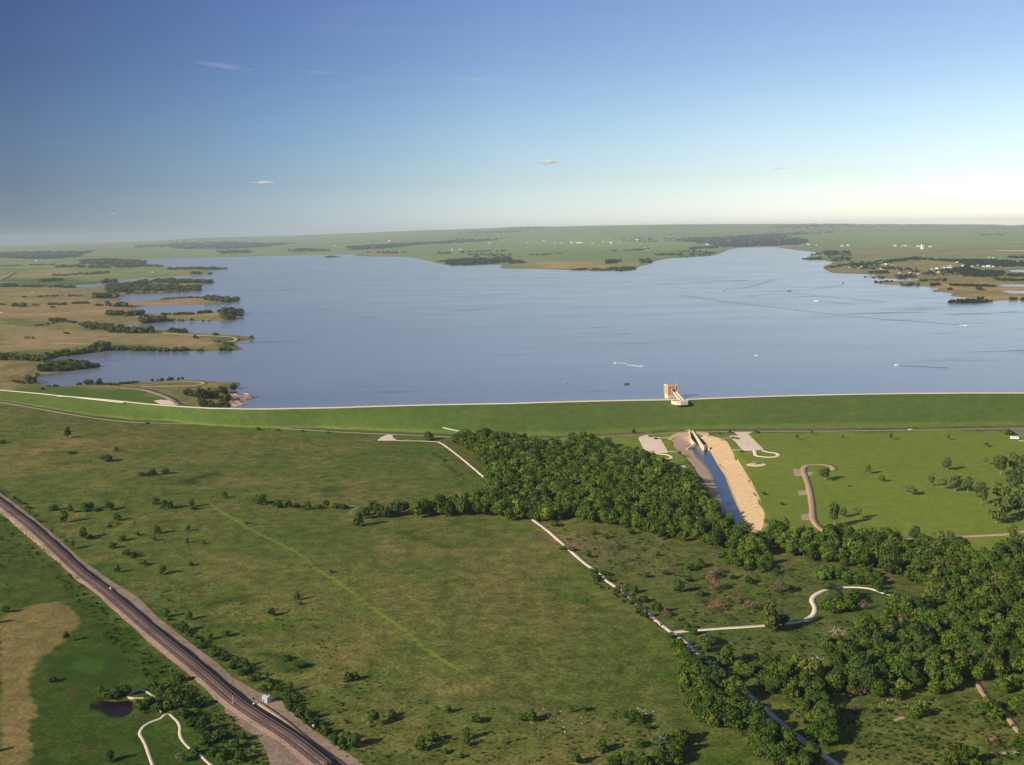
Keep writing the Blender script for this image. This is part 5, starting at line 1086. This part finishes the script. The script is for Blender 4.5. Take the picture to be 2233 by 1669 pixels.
mast(M((368, 415))[0], 5.2, 'pale signal mast left of the tracks')
mast(M((655, 425))[0], 3.2, 'short dark signal right of the tracks near the hut')
def cabinet(px, s_, label):
    g = ground([px])[0]; e = empty('trackside_cabinet', (g[0], g[1], g[2]+0.5), math.radians(-38)); tag(e, label, 'cabinet')
    MB().box((0, 0, 0.7*s_), (1.3*s_, 0.9*s_, 1.4*s_)).build('body', MAT['white'], e); MB().box((0, 0, 1.45*s_), (1.45*s_, 1.05*s_, 0.1*s_), 0, 0.9).build('lid', MAT['grey'], e); MB().box((0, -0.47*s_, 0.7*s_), (1.0*s_, 0.03, 1.1*s_)).build('door', MAT['grey'], e)
cabinet(G((712, 112))[0], 0.8, 'white cabinet at the bend of the upper railway')
cabinet(G((2017, 1000))[0], 0.7, 'tiny white cabinet among ditch bushes right of the tracks')
cabinet(N((1178, 665))[0], 0.5, 'tiny white marker box beside the cart path fork')
for q_, wd in ((((1090, 425), (1040, 380), (960, 330), (870, 305), (790, 325), (720, 365), (690, 405), (760, 428), (860, 430), (960, 428)), 1.7), (((1080, 1520), (1060, 1440), (1010, 1300), (970, 1180), (920, 1070), (870, 980), (880, 920), (950, 840), (1080, 775), (1180, 740), (1250, 680), (1310, 670), (1370, 720), (1440, 790), (1475, 880), (1470, 960), (1500, 1050), (1570, 1140), (1680, 1230), (1790, 1300), (1860, 1370), (1950, 1445), (2040, 1520)), 1.6)):
    st(strip('cart_path', N(*q_), wd, MAT['cartpath'], 0.05, 1.2), 'pale golf cart path', 'path')

# ---------------------------------------------------------------- intake tower
def build_tower():
    g = at_z(J((560, 300)), 20.0)[0]; d = g/np.linalg.norm(g[:2])
    base = at_z([(1464.5, 858.0)], 18.0)[0]
    e = empty('intake_tower', (base[0], base[1], LAKE_Z), math.radians(14)); tag(e, 'tan brick intake tower standing in the lake by the dam', 'tower')
    w, dp, hh = 12.6, 10.0, 15.2
    poly = [(-w/2, -dp/2), (w/2-1.9, -dp/2), (w/2, -dp/2+1.9), (w/2, dp/2), (-w/2, dp/2)]
    big = [(x*1.06, y*1.06) for x, y in poly]
    MB().prism(poly, -10, 5.0).build('shaft', MAT['cream'], e)
    MB().prism(big, 5.0, hh-0.9).build('gatehouse', MAT['brick'], e)
    MB().prism([(x*1.12, y*1.12) for x, y in poly], hh-0.9, hh).build('parapet', MAT['cream'], e)
    MB().prism([(x*0.9, y*0.9) for x, y in poly], hh, hh+0.15).build('roof', MAT['roofgrey'], e)
    for x in (-w/2*1.06, -w/6, w/6, w/2*1.06-2.0):
        MB().box((x+0.35, -dp/2*1.06-0.18, (hh+4)/2), (0.38, 0.4, hh-4.9)).build('pilaster', MAT['cream'], e)
    for y in (-dp/2*1.02, 0, dp/2*1.0):
        MB().box((-w/2*1.06-0.18, y, (hh+4)/2), (0.4, 0.4, hh-4.9)).build('pilaster', MAT['cream'], e)
    MB().box((1.2, -dp/2*1.06-0.1, 8.7), (2.2, 0.3, 3.0)).build('doorway', MAT['glass'], e)
    for x in (-3.2, 4.0):
        MB().box((x, -dp/2*1.06-0.06, 12.2), (1.2, 0.16, 1.0)).build('window', MAT['glass'], e)
    # service bridge from the tower door to the crest
    a = at_z(J((612, 305)), 20.6)[0]; c = at_z(J((705, 402)), 20.6)[0]
    ctr = (a+c)/2; dv = c-a; Ln = float(np.hypot(dv[0], dv[1])); an = math.atan2(dv[1], dv[0])
    br = empty('service_bridge', (ctr[0], ctr[1], 20.3), an); tag(br, 'pale service bridge from the intake tower to the dam crest', 'bridge')
    MB().box((0, 0, 0), (Ln, 3.6, 0.6)).build('deck', MAT['concrete'], br)
    for s_ in (-1, 1):
        MB().box((0, s_*1.72, 0.75), (Ln, 0.15, 0.9)).build('parapet', MAT['cream'], br)
        MB().box((0, s_*1.3, -0.8), (Ln, 0.4, 1.0)).build('girder', MAT['cream'], br)
    for f_ in (-0.05, 0.33):
        MB().box((Ln*f_, 0, -5.8), (1.2, 3.0, 9.0)).build('pier', MAT['cream'], br)
    # abutment block at the crest
    p = at_z(J((575, 418), (700, 405), (780, 404), (776, 428), (690, 434), (640, 434)), 20.3)
    ab = empty('bridge_abutment', (float(p[:, 0].mean()), float(p[:, 1].mean()), 20.0)); tag(ab, 'pale concrete abutment block on the crest below the tower', 'abutment')
    q2 = [(float(x), float(y)) for x, y in (p[:, :2]-p[:, :2].mean(0))]
    MB().prism(q2, -2.4, 0.35).build('platform', MAT['lotconc'], ab)
    w_ = MB(); n = len(q2)
    for i in (3, 4, 5):
        x0, y0 = q2[i]; x1, y1 = q2[(i+1) % n] if i < 5 else q2[0]
        w_.box(((x0+x1)/2, (y0+y1)/2, 0.8), (math.hypot(x1-x0, y1-y0), 0.3, 0.9), math.atan2(y1-y0, x1-x0))
    w_.build('parapet', MAT['concrete'], ab)
build_tower()
def build_basin():
    L0 = at_z(J((792, 792)), 0.3)[0]; L1 = at_z(J((812, 880)), 0.3)[0]; L2 = at_z(J((858, 912)), 0.0)[0]
    R0 = at_z(J((832, 784)), 0.3)[0]; R1 = at_z(J((962, 962)), 0.0)[0]; R2 = at_z(J((1005, 945)), 0.0)[0]; Rw = at_z(J((1030, 985)), -2.0)[0]; Lw = at_z(J((762, 972)), -0.5)[0]
    c = (L0+R1)/2
    e = empty('stilling_basin', (float(c[0]), float(c[1]), -4.0)); tag(e, 'concrete stilling basin with two long walls below the dam', 'basin')
    def wall(name, a, b_, top0, top1, bot=-8, th=0.9, mat='cream'):
        a = a[:2]-c[:2]; b_ = b_[:2]-c[:2]; t = (b_-a)/np.linalg.norm(b_-a); n = np.array([-t[1], t[0]])*th/2
        P4 = [a-n, b_-n, b_+n, a+n]; z = [top0+4, top1+4, top1+4, top0+4]
        vs = [(p_[0], p_[1], bot+4) for p_ in P4]+[(p_[0], p_[1], zz) for p_, zz in zip(P4, z)]
        MB().add(vs, [(3, 2, 1, 0), (4, 5, 6, 7), (0, 1, 5, 4), (1, 2, 6, 5), (2, 3, 7, 6), (3, 0, 4, 7)]).build(name, MAT[mat], e)
    wall('basin_wall', L0, L1, 1.4, 1.2, th=0.8); wall('basin_wall', L1, L2, 1.2, -1.0)
    wall('basin_wall', R0, R1, 1.6, 0.6, th=0.9); wall('wing_wall', R1, R2, 0.6, 0.4); wall('wing_wall', R2, Rw, 0.4, -2.4); wall('wing_wall', L2, Lw, -1.0, -1.6, th=1.0)
    wall('headwall', L0, R0, 1.6, 1.6, th=1.6, mat='concrete')
    m0 = (L0+R0)/2-c; MB().box((m0[0], m0[1]-1.0, -0.8), (3.2, 0.5, 3.6)).build('outlet_portal', MAT['glass'], e)
build_basin()

# ---------------------------------------------------------------- vehicles
def car(px, rz, paint, label, zoff=0.15):
    g = ground([px])[0]; e = empty('parked_car', (g[0], g[1], g[2]+zoff), rz); tag(e, label, 'car')
    b_ = MB(); b_.profile([(-2.25, 0.35), (2.2, 0.35), (2.3, 0.75), (1.1, 0.95), (-2.2, 1.0), (-2.35, 0.7)], 1.78); b_.build('body', paint, e)
    b_ = MB(); b_.profile([(-1.9, 0.98), (0.95, 0.96), (0.35, 1.45), (-1.35, 1.47)], 1.5); b_.build('window', MAT['glass'], e)
    MB().box((-0.5, 0, 1.49), (1.6, 1.45, 0.06), 0, 0.95).build('roof', paint, e)
    for x in (-1.4, 1.4):
        for y in (-0.86, 0.86):
            wv = MB().tube([(x, y-0.11, 0.33), (x, y+0.11, 0.33)], 0.33, 12).build('wheel', MAT['rubber'], e)
            MB().tube([(x, y-0.13, 0.33), (x, y+0.13, 0.33)], 0.17, 8).build('rim', MAT['grey'], wv)
    for y in (-0.6, 0.6): MB().box((2.27, y, 0.68), (0.06, 0.3, 0.14)).build('headlight', MAT['white'], e)
    return e
car(K((565, 525))[0], 0.02, MAT['white'], 'white car driving on the road at the dam foot', 0.22)
car(J((395, 876))[0], 0.3, MAT['cardark'], 'dark car parked in the left lot near its top')
car(J((1328, 866))[0], 0.25, MAT['cardark'], 'dark car parked in the right lot')
car(J((1372, 873))[0], 0.25, MAT['carred'], 'red car parked in the right lot beside a dark one')
def camper(px, label):
    g = ground([px])[0]; e = empty('camper_trailer', (g[0], g[1], g[2]+0.1), -0.35); tag(e, label, 'trailer')
    b_ = MB(); b_.profile([(-3.6, 0.6), (3.4, 0.6), (3.7, 1.4), (3.2, 2.7), (-3.4, 2.8), (-3.7, 2.2)], 2.4); b_.build('body', MAT['white'], e)
    for x in (-1.8, 1.4): MB().box((x, -1.22, 1.9), (1.2, 0.05, 0.6)).build('window', MAT['glass'], e)
    MB().box((-0.2, -1.22, 1.6), (0.7, 0.05, 1.8)).build('door', MAT['grey'], e)
    for y in (-1.0, 1.0): MB().tube([(0, y-0.12, 0.38), (0, y+0.12, 0.38)], 0.38, 12).build('wheel', MAT['rubber'], e)
    MB().box((4.2, 0, 0.6), (1.4, 0.15, 0.12)).build('drawbar', MAT['steel'], e)
camper(K((2075, 655))[0], 'white camper trailer beside the yard at the right')
# lamp post in the right lot, picnic shelter on its pad
def lamp(px):
    g = ground([px])[0]; e = empty('lamp_post', (g[0], g[1], g[2]+0.1)); tag(e, 'lamp post standing in the right hand parking lot', 'lamp post')
    MB().tube([(0, 0, 0), (0, 0, 7)], [0.12, 0.07], 8).build('pole', MAT['steel'], e); MB().box((0, 0, 0.3), (0.6, 0.6, 0.6)).build('base', MAT['concrete'], e)
    for s_ in (-1, 1): MB().tube([(0, 0, 6.9), (s_*1.1, 0, 7.2)], 0.05, 6).build('arm', MAT['steel'], e); MB().box((s_*1.4, 0, 7.2), (0.7, 0.35, 0.16)).build('lamp_head', MAT['grey'], e)
lamp(J((1503, 995))[0])
pd_ = ground([J((1595, 1183))[0]])[0]
ell = [(pd_[0]+8.2*math.cos(t), pd_[1]+6.5*math.sin(t)) for t in np.linspace(0, 2*math.pi, 24, endpoint=False)]
st(drape('picnic_pad', ell, MAT['lotconc'], 0.10, 4, world=True), 'oval pale picnic pad', 'pavement')
e = empty('picnic_shelter', (pd_[0]-0.8, pd_[1]+1.0, pd_[2]+0.1), 0.3); tag(e, 'small dark roofed picnic shelter on the oval pad', 'shelter')
for x in (-1.8, 1.8):
    for y in (-1.4, 1.4): MB().box((x, y, 1.1), (0.18, 0.18, 2.2)).build('post', MAT['steel'], e)
MB().add([(-2.4, -2, 2.2), (2.4, -2, 2.2), (2.4, 2, 2.2), (-2.4, 2, 2.2), (-1.2, 0, 3.2), (1.2, 0, 3.2)], [(0, 1, 5, 4), (1, 2, 5), (2, 3, 4, 5), (3, 0, 4), (3, 2, 1, 0)]).build('roof', MAT['roofred'], e)
MB().box((0, 0, 0.75), (1.9, 0.8, 0.08)).build('table_top', MAT['concrete'], e)
for y in (-0.8, 0.8): MB().box((0, y, 0.45), (1.9, 0.3, 0.07)).build('bench', MAT['concrete'], e)
p2 = ground([J((710, 1203))[0]])[0]
st(drape('picnic_pad', [(p2[0]+3*math.cos(t), p2[1]+3.5*math.sin(t)) for t in np.linspace(0, 6.28, 14, endpoint=False)], MAT['lotconc'], 0.10, 4, world=True), 'tiny pale pad left of the channel', 'pavement')
# a red brown shed roof peeping from the right woods
g = ground(I((1432, 345)))[0]
e = empty('shed', (g[0], g[1], g[2]), 0.5); tag(e, 'rusty red shed roof among the right hand trees', 'shed')
MB().box((0, 0, 3.0), (3.0, 2.6, 6.0)).build('wall', MAT['roofred'], e)
MB().add([(-1.8, -1.6, 6), (1.8, -1.6, 6), (1.8, 1.6, 6), (-1.8, 1.6, 6), (-1.8, 0, 7.1), (1.8, 0, 7.1)], [(0, 1, 5, 4), (2, 3, 4, 5), (1, 2, 5), (3, 0, 4), (3, 2, 1, 0)]).build('roof', MAT['carred'], e)

# ---------------------------------------------------------------- boats, wakes, driftwood
def boat(px, rz, label, dark=False, s_=1.0):
    p = at_z([px], LAKE_Z)[0]; s_ *= 0.82; e = empty('motorboat', (p[0], p[1], LAKE_Z+0.05), rz, (s_, s_, s_)); tag(e, label, 'boat', 'motorboats on the lake')
    hm = MAT['cardark'] if dark else MAT['white']
    b_ = MB(); st_ = [(-3.2, 1.15, 0.95), (-1, 1.25, 1.0), (1.2, 1.1, 1.1), (2.6, 0.6, 1.2), (3.5, 0.05, 1.3)]
    vs = []
    for x, hw, z in st_: vs += [(x, -hw, z), (x, -hw*0.7, 0.0), (x, 0, -0.25), (x, hw*0.7, 0.0), (x, hw, z)]
    fs = [(i*5+k, i*5+k+1, (i+1)*5+k+1, (i+1)*5+k) for i in range(4) for k in range(4)]+[(0, 1, 2, 3, 4)]+[(i*5+4, i*5, (i+1)*5, (i+1)*5+4) for i in range(4)]
    b_.add(vs, fs); b_.build('hull', hm, e)
    MB().box((-1.2, 0, 1.06), (3.2, 1.7, 0.12)).build('cockpit', MAT['grey'], e)
    b_ = MB(); b_.profile([(0.3, 1.1), (1.2, 1.1), (0.5, 1.75), (0.3, 1.75)], 1.6); b_.build('windshield', MAT['glass'], e)
    MB().box((-0.9, 0, 2.3), (2.2, 1.9, 0.08)).build('canopy', MAT['white'] if not dark else MAT['cardark'], e)
    for y in (-0.85, 0.85): MB().box((-0.9, y, 1.7), (0.06, 0.06, 1.2)).build('canopy_post', MAT['steel'], e)
    MB().box((-3.4, 0, 0.9), (0.6, 0.5, 0.9)).build('outboard_motor', MAT['rubber'], e)
BOATS = [(C, (495, 873), 3.1, 'white boat resting alone above the intake tower', 0, 1.1), (C, (1395, 935), 3.0, 'white boat nearest the dam on the right, trailing a faint wake', 0, 1.15), (C, (1840, 680), -0.2, 'white boat at the end of the long dark wake', 0, 1.7), (C, (878, 521), 2.9, 'white boat ahead of a short dark wake in mid lake', 0, 1.8), (C, (745, 576), 0.2, 'white boat crossing halfway along the longest wake', 0, 1.7),
         (C, (1043, 408), 0.6, 'far white boat heading for the right shore camp', 0, 2.2), (C, (703, 457), 2.9, 'dark boat at the meeting of two wakes', 1, 2.0), (B, (1148, 405), 1.2, 'lone white boat in the far centre of the lake', 0, 2.0), (B, (1455, 1045), 0.2, 'small white boat near the dam, left of the dark one', 0, 0.9), (B, (1848, 1057), 0.1, 'dark boat just left of the intake tower', 1, 1.2),
         (A, (2055, 297), 0.8, 'far white boat turning near the left far shore', 0, 2.4), (A, (1295, 650), 1.6, 'white structure at the third cove spit, drawn as a motorboat', 0, 1.8), (B, (1945, 941), -0.3, 'white speedboat leading the lower foam trail', 0, 0.9), (B, (1775, 920), 3.0, 'white speedboat leading the upper foam trail', 0, 0.9), (C, (268, 455), 3.3, 'far boat at the left end of a curved wake', 0, 1.5)]  # the cove spit item is a shore structure drawn with the boat model
for tl, p, rz, lb, dk, s_ in BOATS: boat(tl(p)[0], rz, lb, bool(dk), s_)
def wake(px, w0, w1, mat, label):
    w = at_z(px, LAKE_Z); c = smooth_line(w, 12.0); n = len(c)
    t = np.gradient(c, axis=0); t /= np.linalg.norm(t, axis=1)[:, None]+1e-9; nn = np.stack([-t[:, 1], t[:, 0]], 1)
    hw = np.linspace(w0, w1, n)*(1+0.25*np.sin(np.arange(n)*1.3)); rows = []
    for k, z in ((-1, -0.05), (-0.55, 0.30), (0, 0.06), (0.55, 0.30), (1, -0.05)):
        rows.append(np.column_stack([c+nn*(hw*k)[:, None], np.full(n, LAKE_Z+z)]))
    v = np.vstack(rows); i = np.arange(n-1); f = np.vstack([np.stack([k*n+i, (k+1)*n+i, (k+1)*n+i+1, k*n+i+1], 1) for k in range(4)])
    me = npmesh('boat_wake', v, f)
    if me.polygons[0].normal.z < 0: me.flip_normals()
    tag(link('boat_wake', me, None, [mat]), label, 'wake', 'boat wakes on the lake')
wake(C((1800, 675), (1550, 655), (1200, 630), (900, 598), (730, 575), (450, 545), (200, 512), (0, 485)), 3, 14, MAT['wake'], 'longest dark wake crossing the right half of the lake')
wake(C((270, 455), (350, 445), (450, 430), (520, 410), (600, 385)), 5, 14, MAT['wake'], 'curved dark wake in the far middle of the lake')
wake(C((708, 465), (900, 490), (1100, 508), (1300, 526)), 5, 10, MAT['wake'], 'thin wake trailing right of the dark boat')
wake(C((905, 522), (1000, 532), (1120, 542)), 4, 8, MAT['wake'], 'short wake right of a white boat in mid lake')
wake(C((1055, 412), (950, 435), (780, 450), (550, 460)), 6, 10, MAT['wake'], 'faint wake leading to the far right boat')
wake(C((1415, 937), (1550, 943), (1720, 952)), 1.6, 4, MAT['wake'], 'faint wake right of the boat nearest the dam')
wake(Q((560, 770), (1000, 760), (1500, 745), (2000, 735), (2212, 728)), 10, 20, MAT['wake'], 'long faint wake across the far left water')
wake(B((1850, 932), (1890, 936), (1940, 942)), 1.2, 2.2, MAT['foam'], 'short white foam trail, the lower of two')
wake(B((1772, 920), (1810, 919), (1850, 922)), 0.9, 1.6, MAT['foam'], 'short white foam trail, the upper of two')
wake(C((1838, 681), (1815, 680), (1795, 677)), 3.0, 2.0, MAT['foam'], 'white foam behind the boat of the long wake')
wake(C((760, 576), (745, 576), (725, 575)), 3.0, 3.0, MAT['foam'], 'white foam around the boat crossing the long wake')
wake(C((890, 521), (872, 521), (860, 520)), 3.0, 2.0, MAT['foam'], 'white foam around the mid lake boat')
r_ = random.Random(5)
LOGS = [((1840, 632), (1935, 628)), ((1850, 648), (1990, 640)), ((1880, 660), (2080, 645)), ((1840, 672), (2040, 662)), ((1850, 690), (1960, 684)), ((1840, 705), (2000, 700)), ((1900, 652), (2060, 642)), ((1830, 716), (1940, 716)), ((1860, 640), (1960, 650)), ((1960, 625), (2010, 630)), ((1840, 684), (1900, 660)), ((1870, 712), (1980, 706))]
for i, (a_, b_) in enumerate(LOGS):
    p, q_ = at_z(Wt(a_, b_), LAKE_Z+0.3); c = (p+q_)/2
    e = empty('driftwood_log', tuple(c)); tag(e, '%s floating pinkish log counted from the back of the raft' % ORD[i], 'log', 'drift logs by the spit')
    m_ = (q_-p)/2; b2 = MB().tube([tuple(-m_), tuple(-m_*0.3+[0, 1.5, 0]), tuple(m_*0.4-[0, 1, 0]), tuple(m_)], [1.5, 1.25, 1.0, 0.4], 7); b2.build('trunk', MAT['log'], e)
    if i % 2 == 0: MB().tube([(0, 0, 0), (3, 4, 1.2), (5, 7, 1.8)], [0.5, 0.3, 0.1], 5).build('branch', MAT['log'], e)

# ---------------------------------------------------------------- far buildings
def gable(l, w, h, rh):
    b_ = MB(); b_.box((0, 0, h/2), (l, w, h)); b_.m = 1
    b_.add([(-l*.54, -w*.56, h), (l*.54, -w*.56, h), (l*.54, w*.56, h), (-l*.54, w*.56, h), (-l*.54, 0, h+rh), (l*.54, 0, h+rh)], [(0, 1, 5, 4), (2, 3, 4, 5), (1, 2, 5), (3, 0, 4), (3, 2, 1, 0)])
    o = b_.build('tmp', [MAT['white'], MAT['white']]); me = o.data; bpy.data.objects.remove(o); return me
HM = [gable(1, .6, .38, .16), gable(1, .45, .3, .1), gable(1, .8, .5, .2)]
HOUSES = [(S, 'farm building on the plain behind the centre peninsula', 'farm buildings of the centre plain', [(295, 285, 30), (450, 332, 20), (590, 355, 20), (672, 356, 22), (805, 357, 30), (885, 357, 45), (930, 357, 40), (1078, 363, 30), (1210, 346, 20), (1315, 357, 26), (1410, 356, 20), (1437, 355, 16), (1640, 320, 30), (1680, 314, 14), (2108, 312, 20), (1745, 418, 20), (1765, 448, 18), (1290, 298, 16), (940, 252, 26), (1273, 355, 14), (235, 355, 18), (905, 322, 10), (1753, 322, 10)]),
  (R, 'white farm building on the far left plain', 'farm buildings of the left plain', [(645, 332, 24), (1448, 447, 24), (1545, 447, 28), (1566, 440, 18), (1928, 362, 26), (2040, 358, 18), (2085, 466, 16), (2125, 470, 16), (2110, 328, 14)]),
  (U, 'white building beyond the head of the lake', 'buildings beyond the lake head', [(355, 375, 22), (382, 378, 26), (410, 372, 24), (1300, 322, 22), (1262, 322, 16), (1672, 382, 26), (1770, 386, 18), (2100, 398, 34), (2178, 392, 26), (1424, 438, 14)]),
  (V, 'white camper or cottage in the right shore camp', 'white campers of the right shore camp', [(35, 658, 26), (92, 655, 18), (140, 668, 22), (165, 650, 22), (155, 625, 12), (195, 647, 14), (275, 638, 24), (315, 635, 22), (432, 625, 14), (470, 622, 26), (408, 678, 24), (560, 622, 12), (10, 660, 14), (640, 730, 30), (775, 733, 26), (880, 740, 22)]),
  (V, 'white roof in the right hand lakeside village', 'white roofs of the lakeside village', [(1048, 680, 30), (1112, 676, 30), (1138, 720, 32), (1205, 662, 24), (1255, 660, 30), (1298, 668, 30), (1288, 636, 30), (1375, 598, 32), (1440, 600, 18), (1440, 640, 24), (1558, 643, 28), (1635, 640, 30), (1665, 642, 34), (1700, 647, 34), (1762, 650, 38), (1822, 650, 24), (1912, 648, 18), (1770, 532, 20), (1820, 536, 22), (1915, 540, 16), (2135, 592, 30), (1165, 655, 14), (1530, 632, 14)]),
  (V, 'white farm building beside the tall far silo', 'farm buildings by the silo', [(588, 387, 30), (690, 388, 30), (722, 388, 22), (878, 394, 32), (908, 408, 20), (1030, 400, 32), (945, 385, 14)]),
  (O, 'white shed among the left shore fields', 'sheds of the left fields', [(468, 526, 22), (1958, 680, 24), (15, 1198, 24), (415, 938, 18), (1255, 575, 16)]), (Q, 'white building on the far left shore', 'buildings on the far left shore', [(2128, 335, 24), (585, 370, 26)])]
nh = 0
for tl, lb, grp, its in HOUSES:
    o_ = sorted(its); 
    for j, (x, y, s_) in enumerate(o_):
        px = tl((x, y))[0]; g = ground([px])[0]; g[2] = height(g[:1], g[1:2])[0]; L_ = s_/tl.k*np.linalg.norm(g-CAM)/FPX
        o = bpy.data.objects.new('far_house', HM[nh % 3]); COL.objects.link(o); nh += 1
        L_ = L_*0.95; o.location = (g[0], g[1], g[2]-0.3); o.scale = (L_, L_, min(L_, 26)*0.9); o.rotation_euler = (0, 0, rs.uniform(-.4, .4))
        tag(o, '%s, %s from left' % (lb, ORD[j]), 'house', grp)
g = ground(V((922, 425)))[0]
e = empty('grain_silo', (g[0], g[1], g[2])); tag(e, 'tall white silo tower on the far right plain', 'silo')
rg_ = np.linalg.norm(g-CAM)/FPX
MB().tube([(0, 0, 0), (0, 0, 8*rg_)], 1.9*rg_, 16).build('tower', MAT['white'], e); MB().tube([(0, 0, 8*rg_), (0, 0, 9.5*rg_)], [2.0*rg_, 0.5*rg_], 16).build('cap', MAT['white'], e)
MB().box((2.6*rg_, 0, 2.5*rg_), (2*rg_, 3*rg_, 5*rg_)).build('annex', MAT['white'], e)
rw = ground(V((1870, 446), (2050, 440), (2400, 450)))
st(strip('far_road', V((1860, 443), (2050, 441), (2400, 452)), 50, MAT['lotconc'], 0.6, 60), 'pale far road', 'road')
st(strip('far_road', O((-60, 800), (60, 750), (110, 725), (150, 695), (230, 662), (380, 650)), 26, MAT['ballast'], 0.6, 30), 'dark road curving through the left fields', 'road')

# ---------------------------------------------------------------- clouds
cm, t, b = new_mat('cloud_vapour')
t.nodes.remove(b); cv = nd(t, 'ShaderNodeVolumePrincipled'); cv.inputs['Color'].default_value = (1.0, 0.97, 0.97, 1); cv.inputs['Density'].default_value = 0.011; cv.inputs['Anisotropy'].default_value = 0.0
t.links.new(cv.outputs[0], t.nodes['Material Output'].inputs['Volume'])
cm2 = cm.copy(); cm2.name = 'cirrus_vapour'
for n_ in cm2.node_tree.nodes:
    if n_.type == 'PRINCIPLED_VOLUME': n_.inputs['Density'].default_value = 0.00042
CLOUDS = [((485, 144), 130, 13, 'faint white wisp high on the left of the sky'), ((700, 158), 150, 8, 'faint long wisp between the two high wisps'), ((1050, 174), 210, 11, 'faint white wisp high above the lake centre'), ((115, 312), 100, 5, 'thin faint streak at the far left of the sky'), ((573, 398), 46, 8, 'small white cloud low in the left sky'), ((1195, 354), 60, 9, 'largest small cloud near the middle of the sky'), ((1323, 358), 16, 4, 'tiny grey cloud right of the largest one'), ((1702, 368), 60, 4, 'thin flat cloud low in the right sky'), ((245, 466), 9, 3, 'speck of cloud near the left horizon'), ((686, 463), 9, 3, 'speck of cloud above the left of the lake')]
for px, w_, h_, lb in CLOUDS:
    d = rays([px])[0]; d /= np.hypot(d[0], d[1]); R0 = 22000.0; p = CAM+d*R0; k = R0/FPX
    bm = bmesh.new(); rr_ = random.Random(int(px[0]))
    for i in range(int(10+w_/3)):
        u = rr_.uniform(-1, 1); rad = h_*k*0.42*(1-0.6*abs(u))*rr_.uniform(0.6, 1.2)
        mt = Matrix.Translation((u*w_*k*0.5, rr_.uniform(-1, 1)*h_*k, (rr_.uniform(-.25, .25)*h_*(1-abs(u))-(u*h_*0.8 if px[1] < 320 else 0))*k)) @ Matrix.Diagonal((2.6, 1.8, 0.8, 1))
        bmesh.ops.create_icosphere(bm, subdivisions=2, radius=rad, matrix=mt)
    me = bpy.data.meshes.new('cloud'); bm.to_mesh(me); bm.free()
    for pp in me.polygons: pp.use_smooth = True
    o = link('cloud', me, None, [cm2 if h_ > 10 or px[1] < 320 else cm]); o.location = tuple(p)
    md = o.modifiers.new('merge', 'REMESH'); md.mode = 'VOXEL'; md.voxel_size = max(4.0, h_*k*0.12); tag(o, lb, 'cloud')

# ---------------------------------------------------------------- haze
hm, t, b = new_mat('haze_air')
t.nodes.remove(b); pv = nd(t, 'ShaderNodeVolumePrincipled'); pv.inputs['Color'].default_value = (0.68, 0.76, 0.84, 1); pv.inputs['Density'].default_value = 3.0e-5; pv.inputs['Anisotropy'].default_value = 0.0
t.links.new(pv.outputs[0], t.nodes['Material Output'].inputs['Volume'])
o = MB().box((0, 0, (-13+318)/2), (2*R_END*1.01, 2*R_END*1.01, 318+13)).build('haze', hm); tag(o, 'pale air haze over the plain', 'haze', kind='stuff')
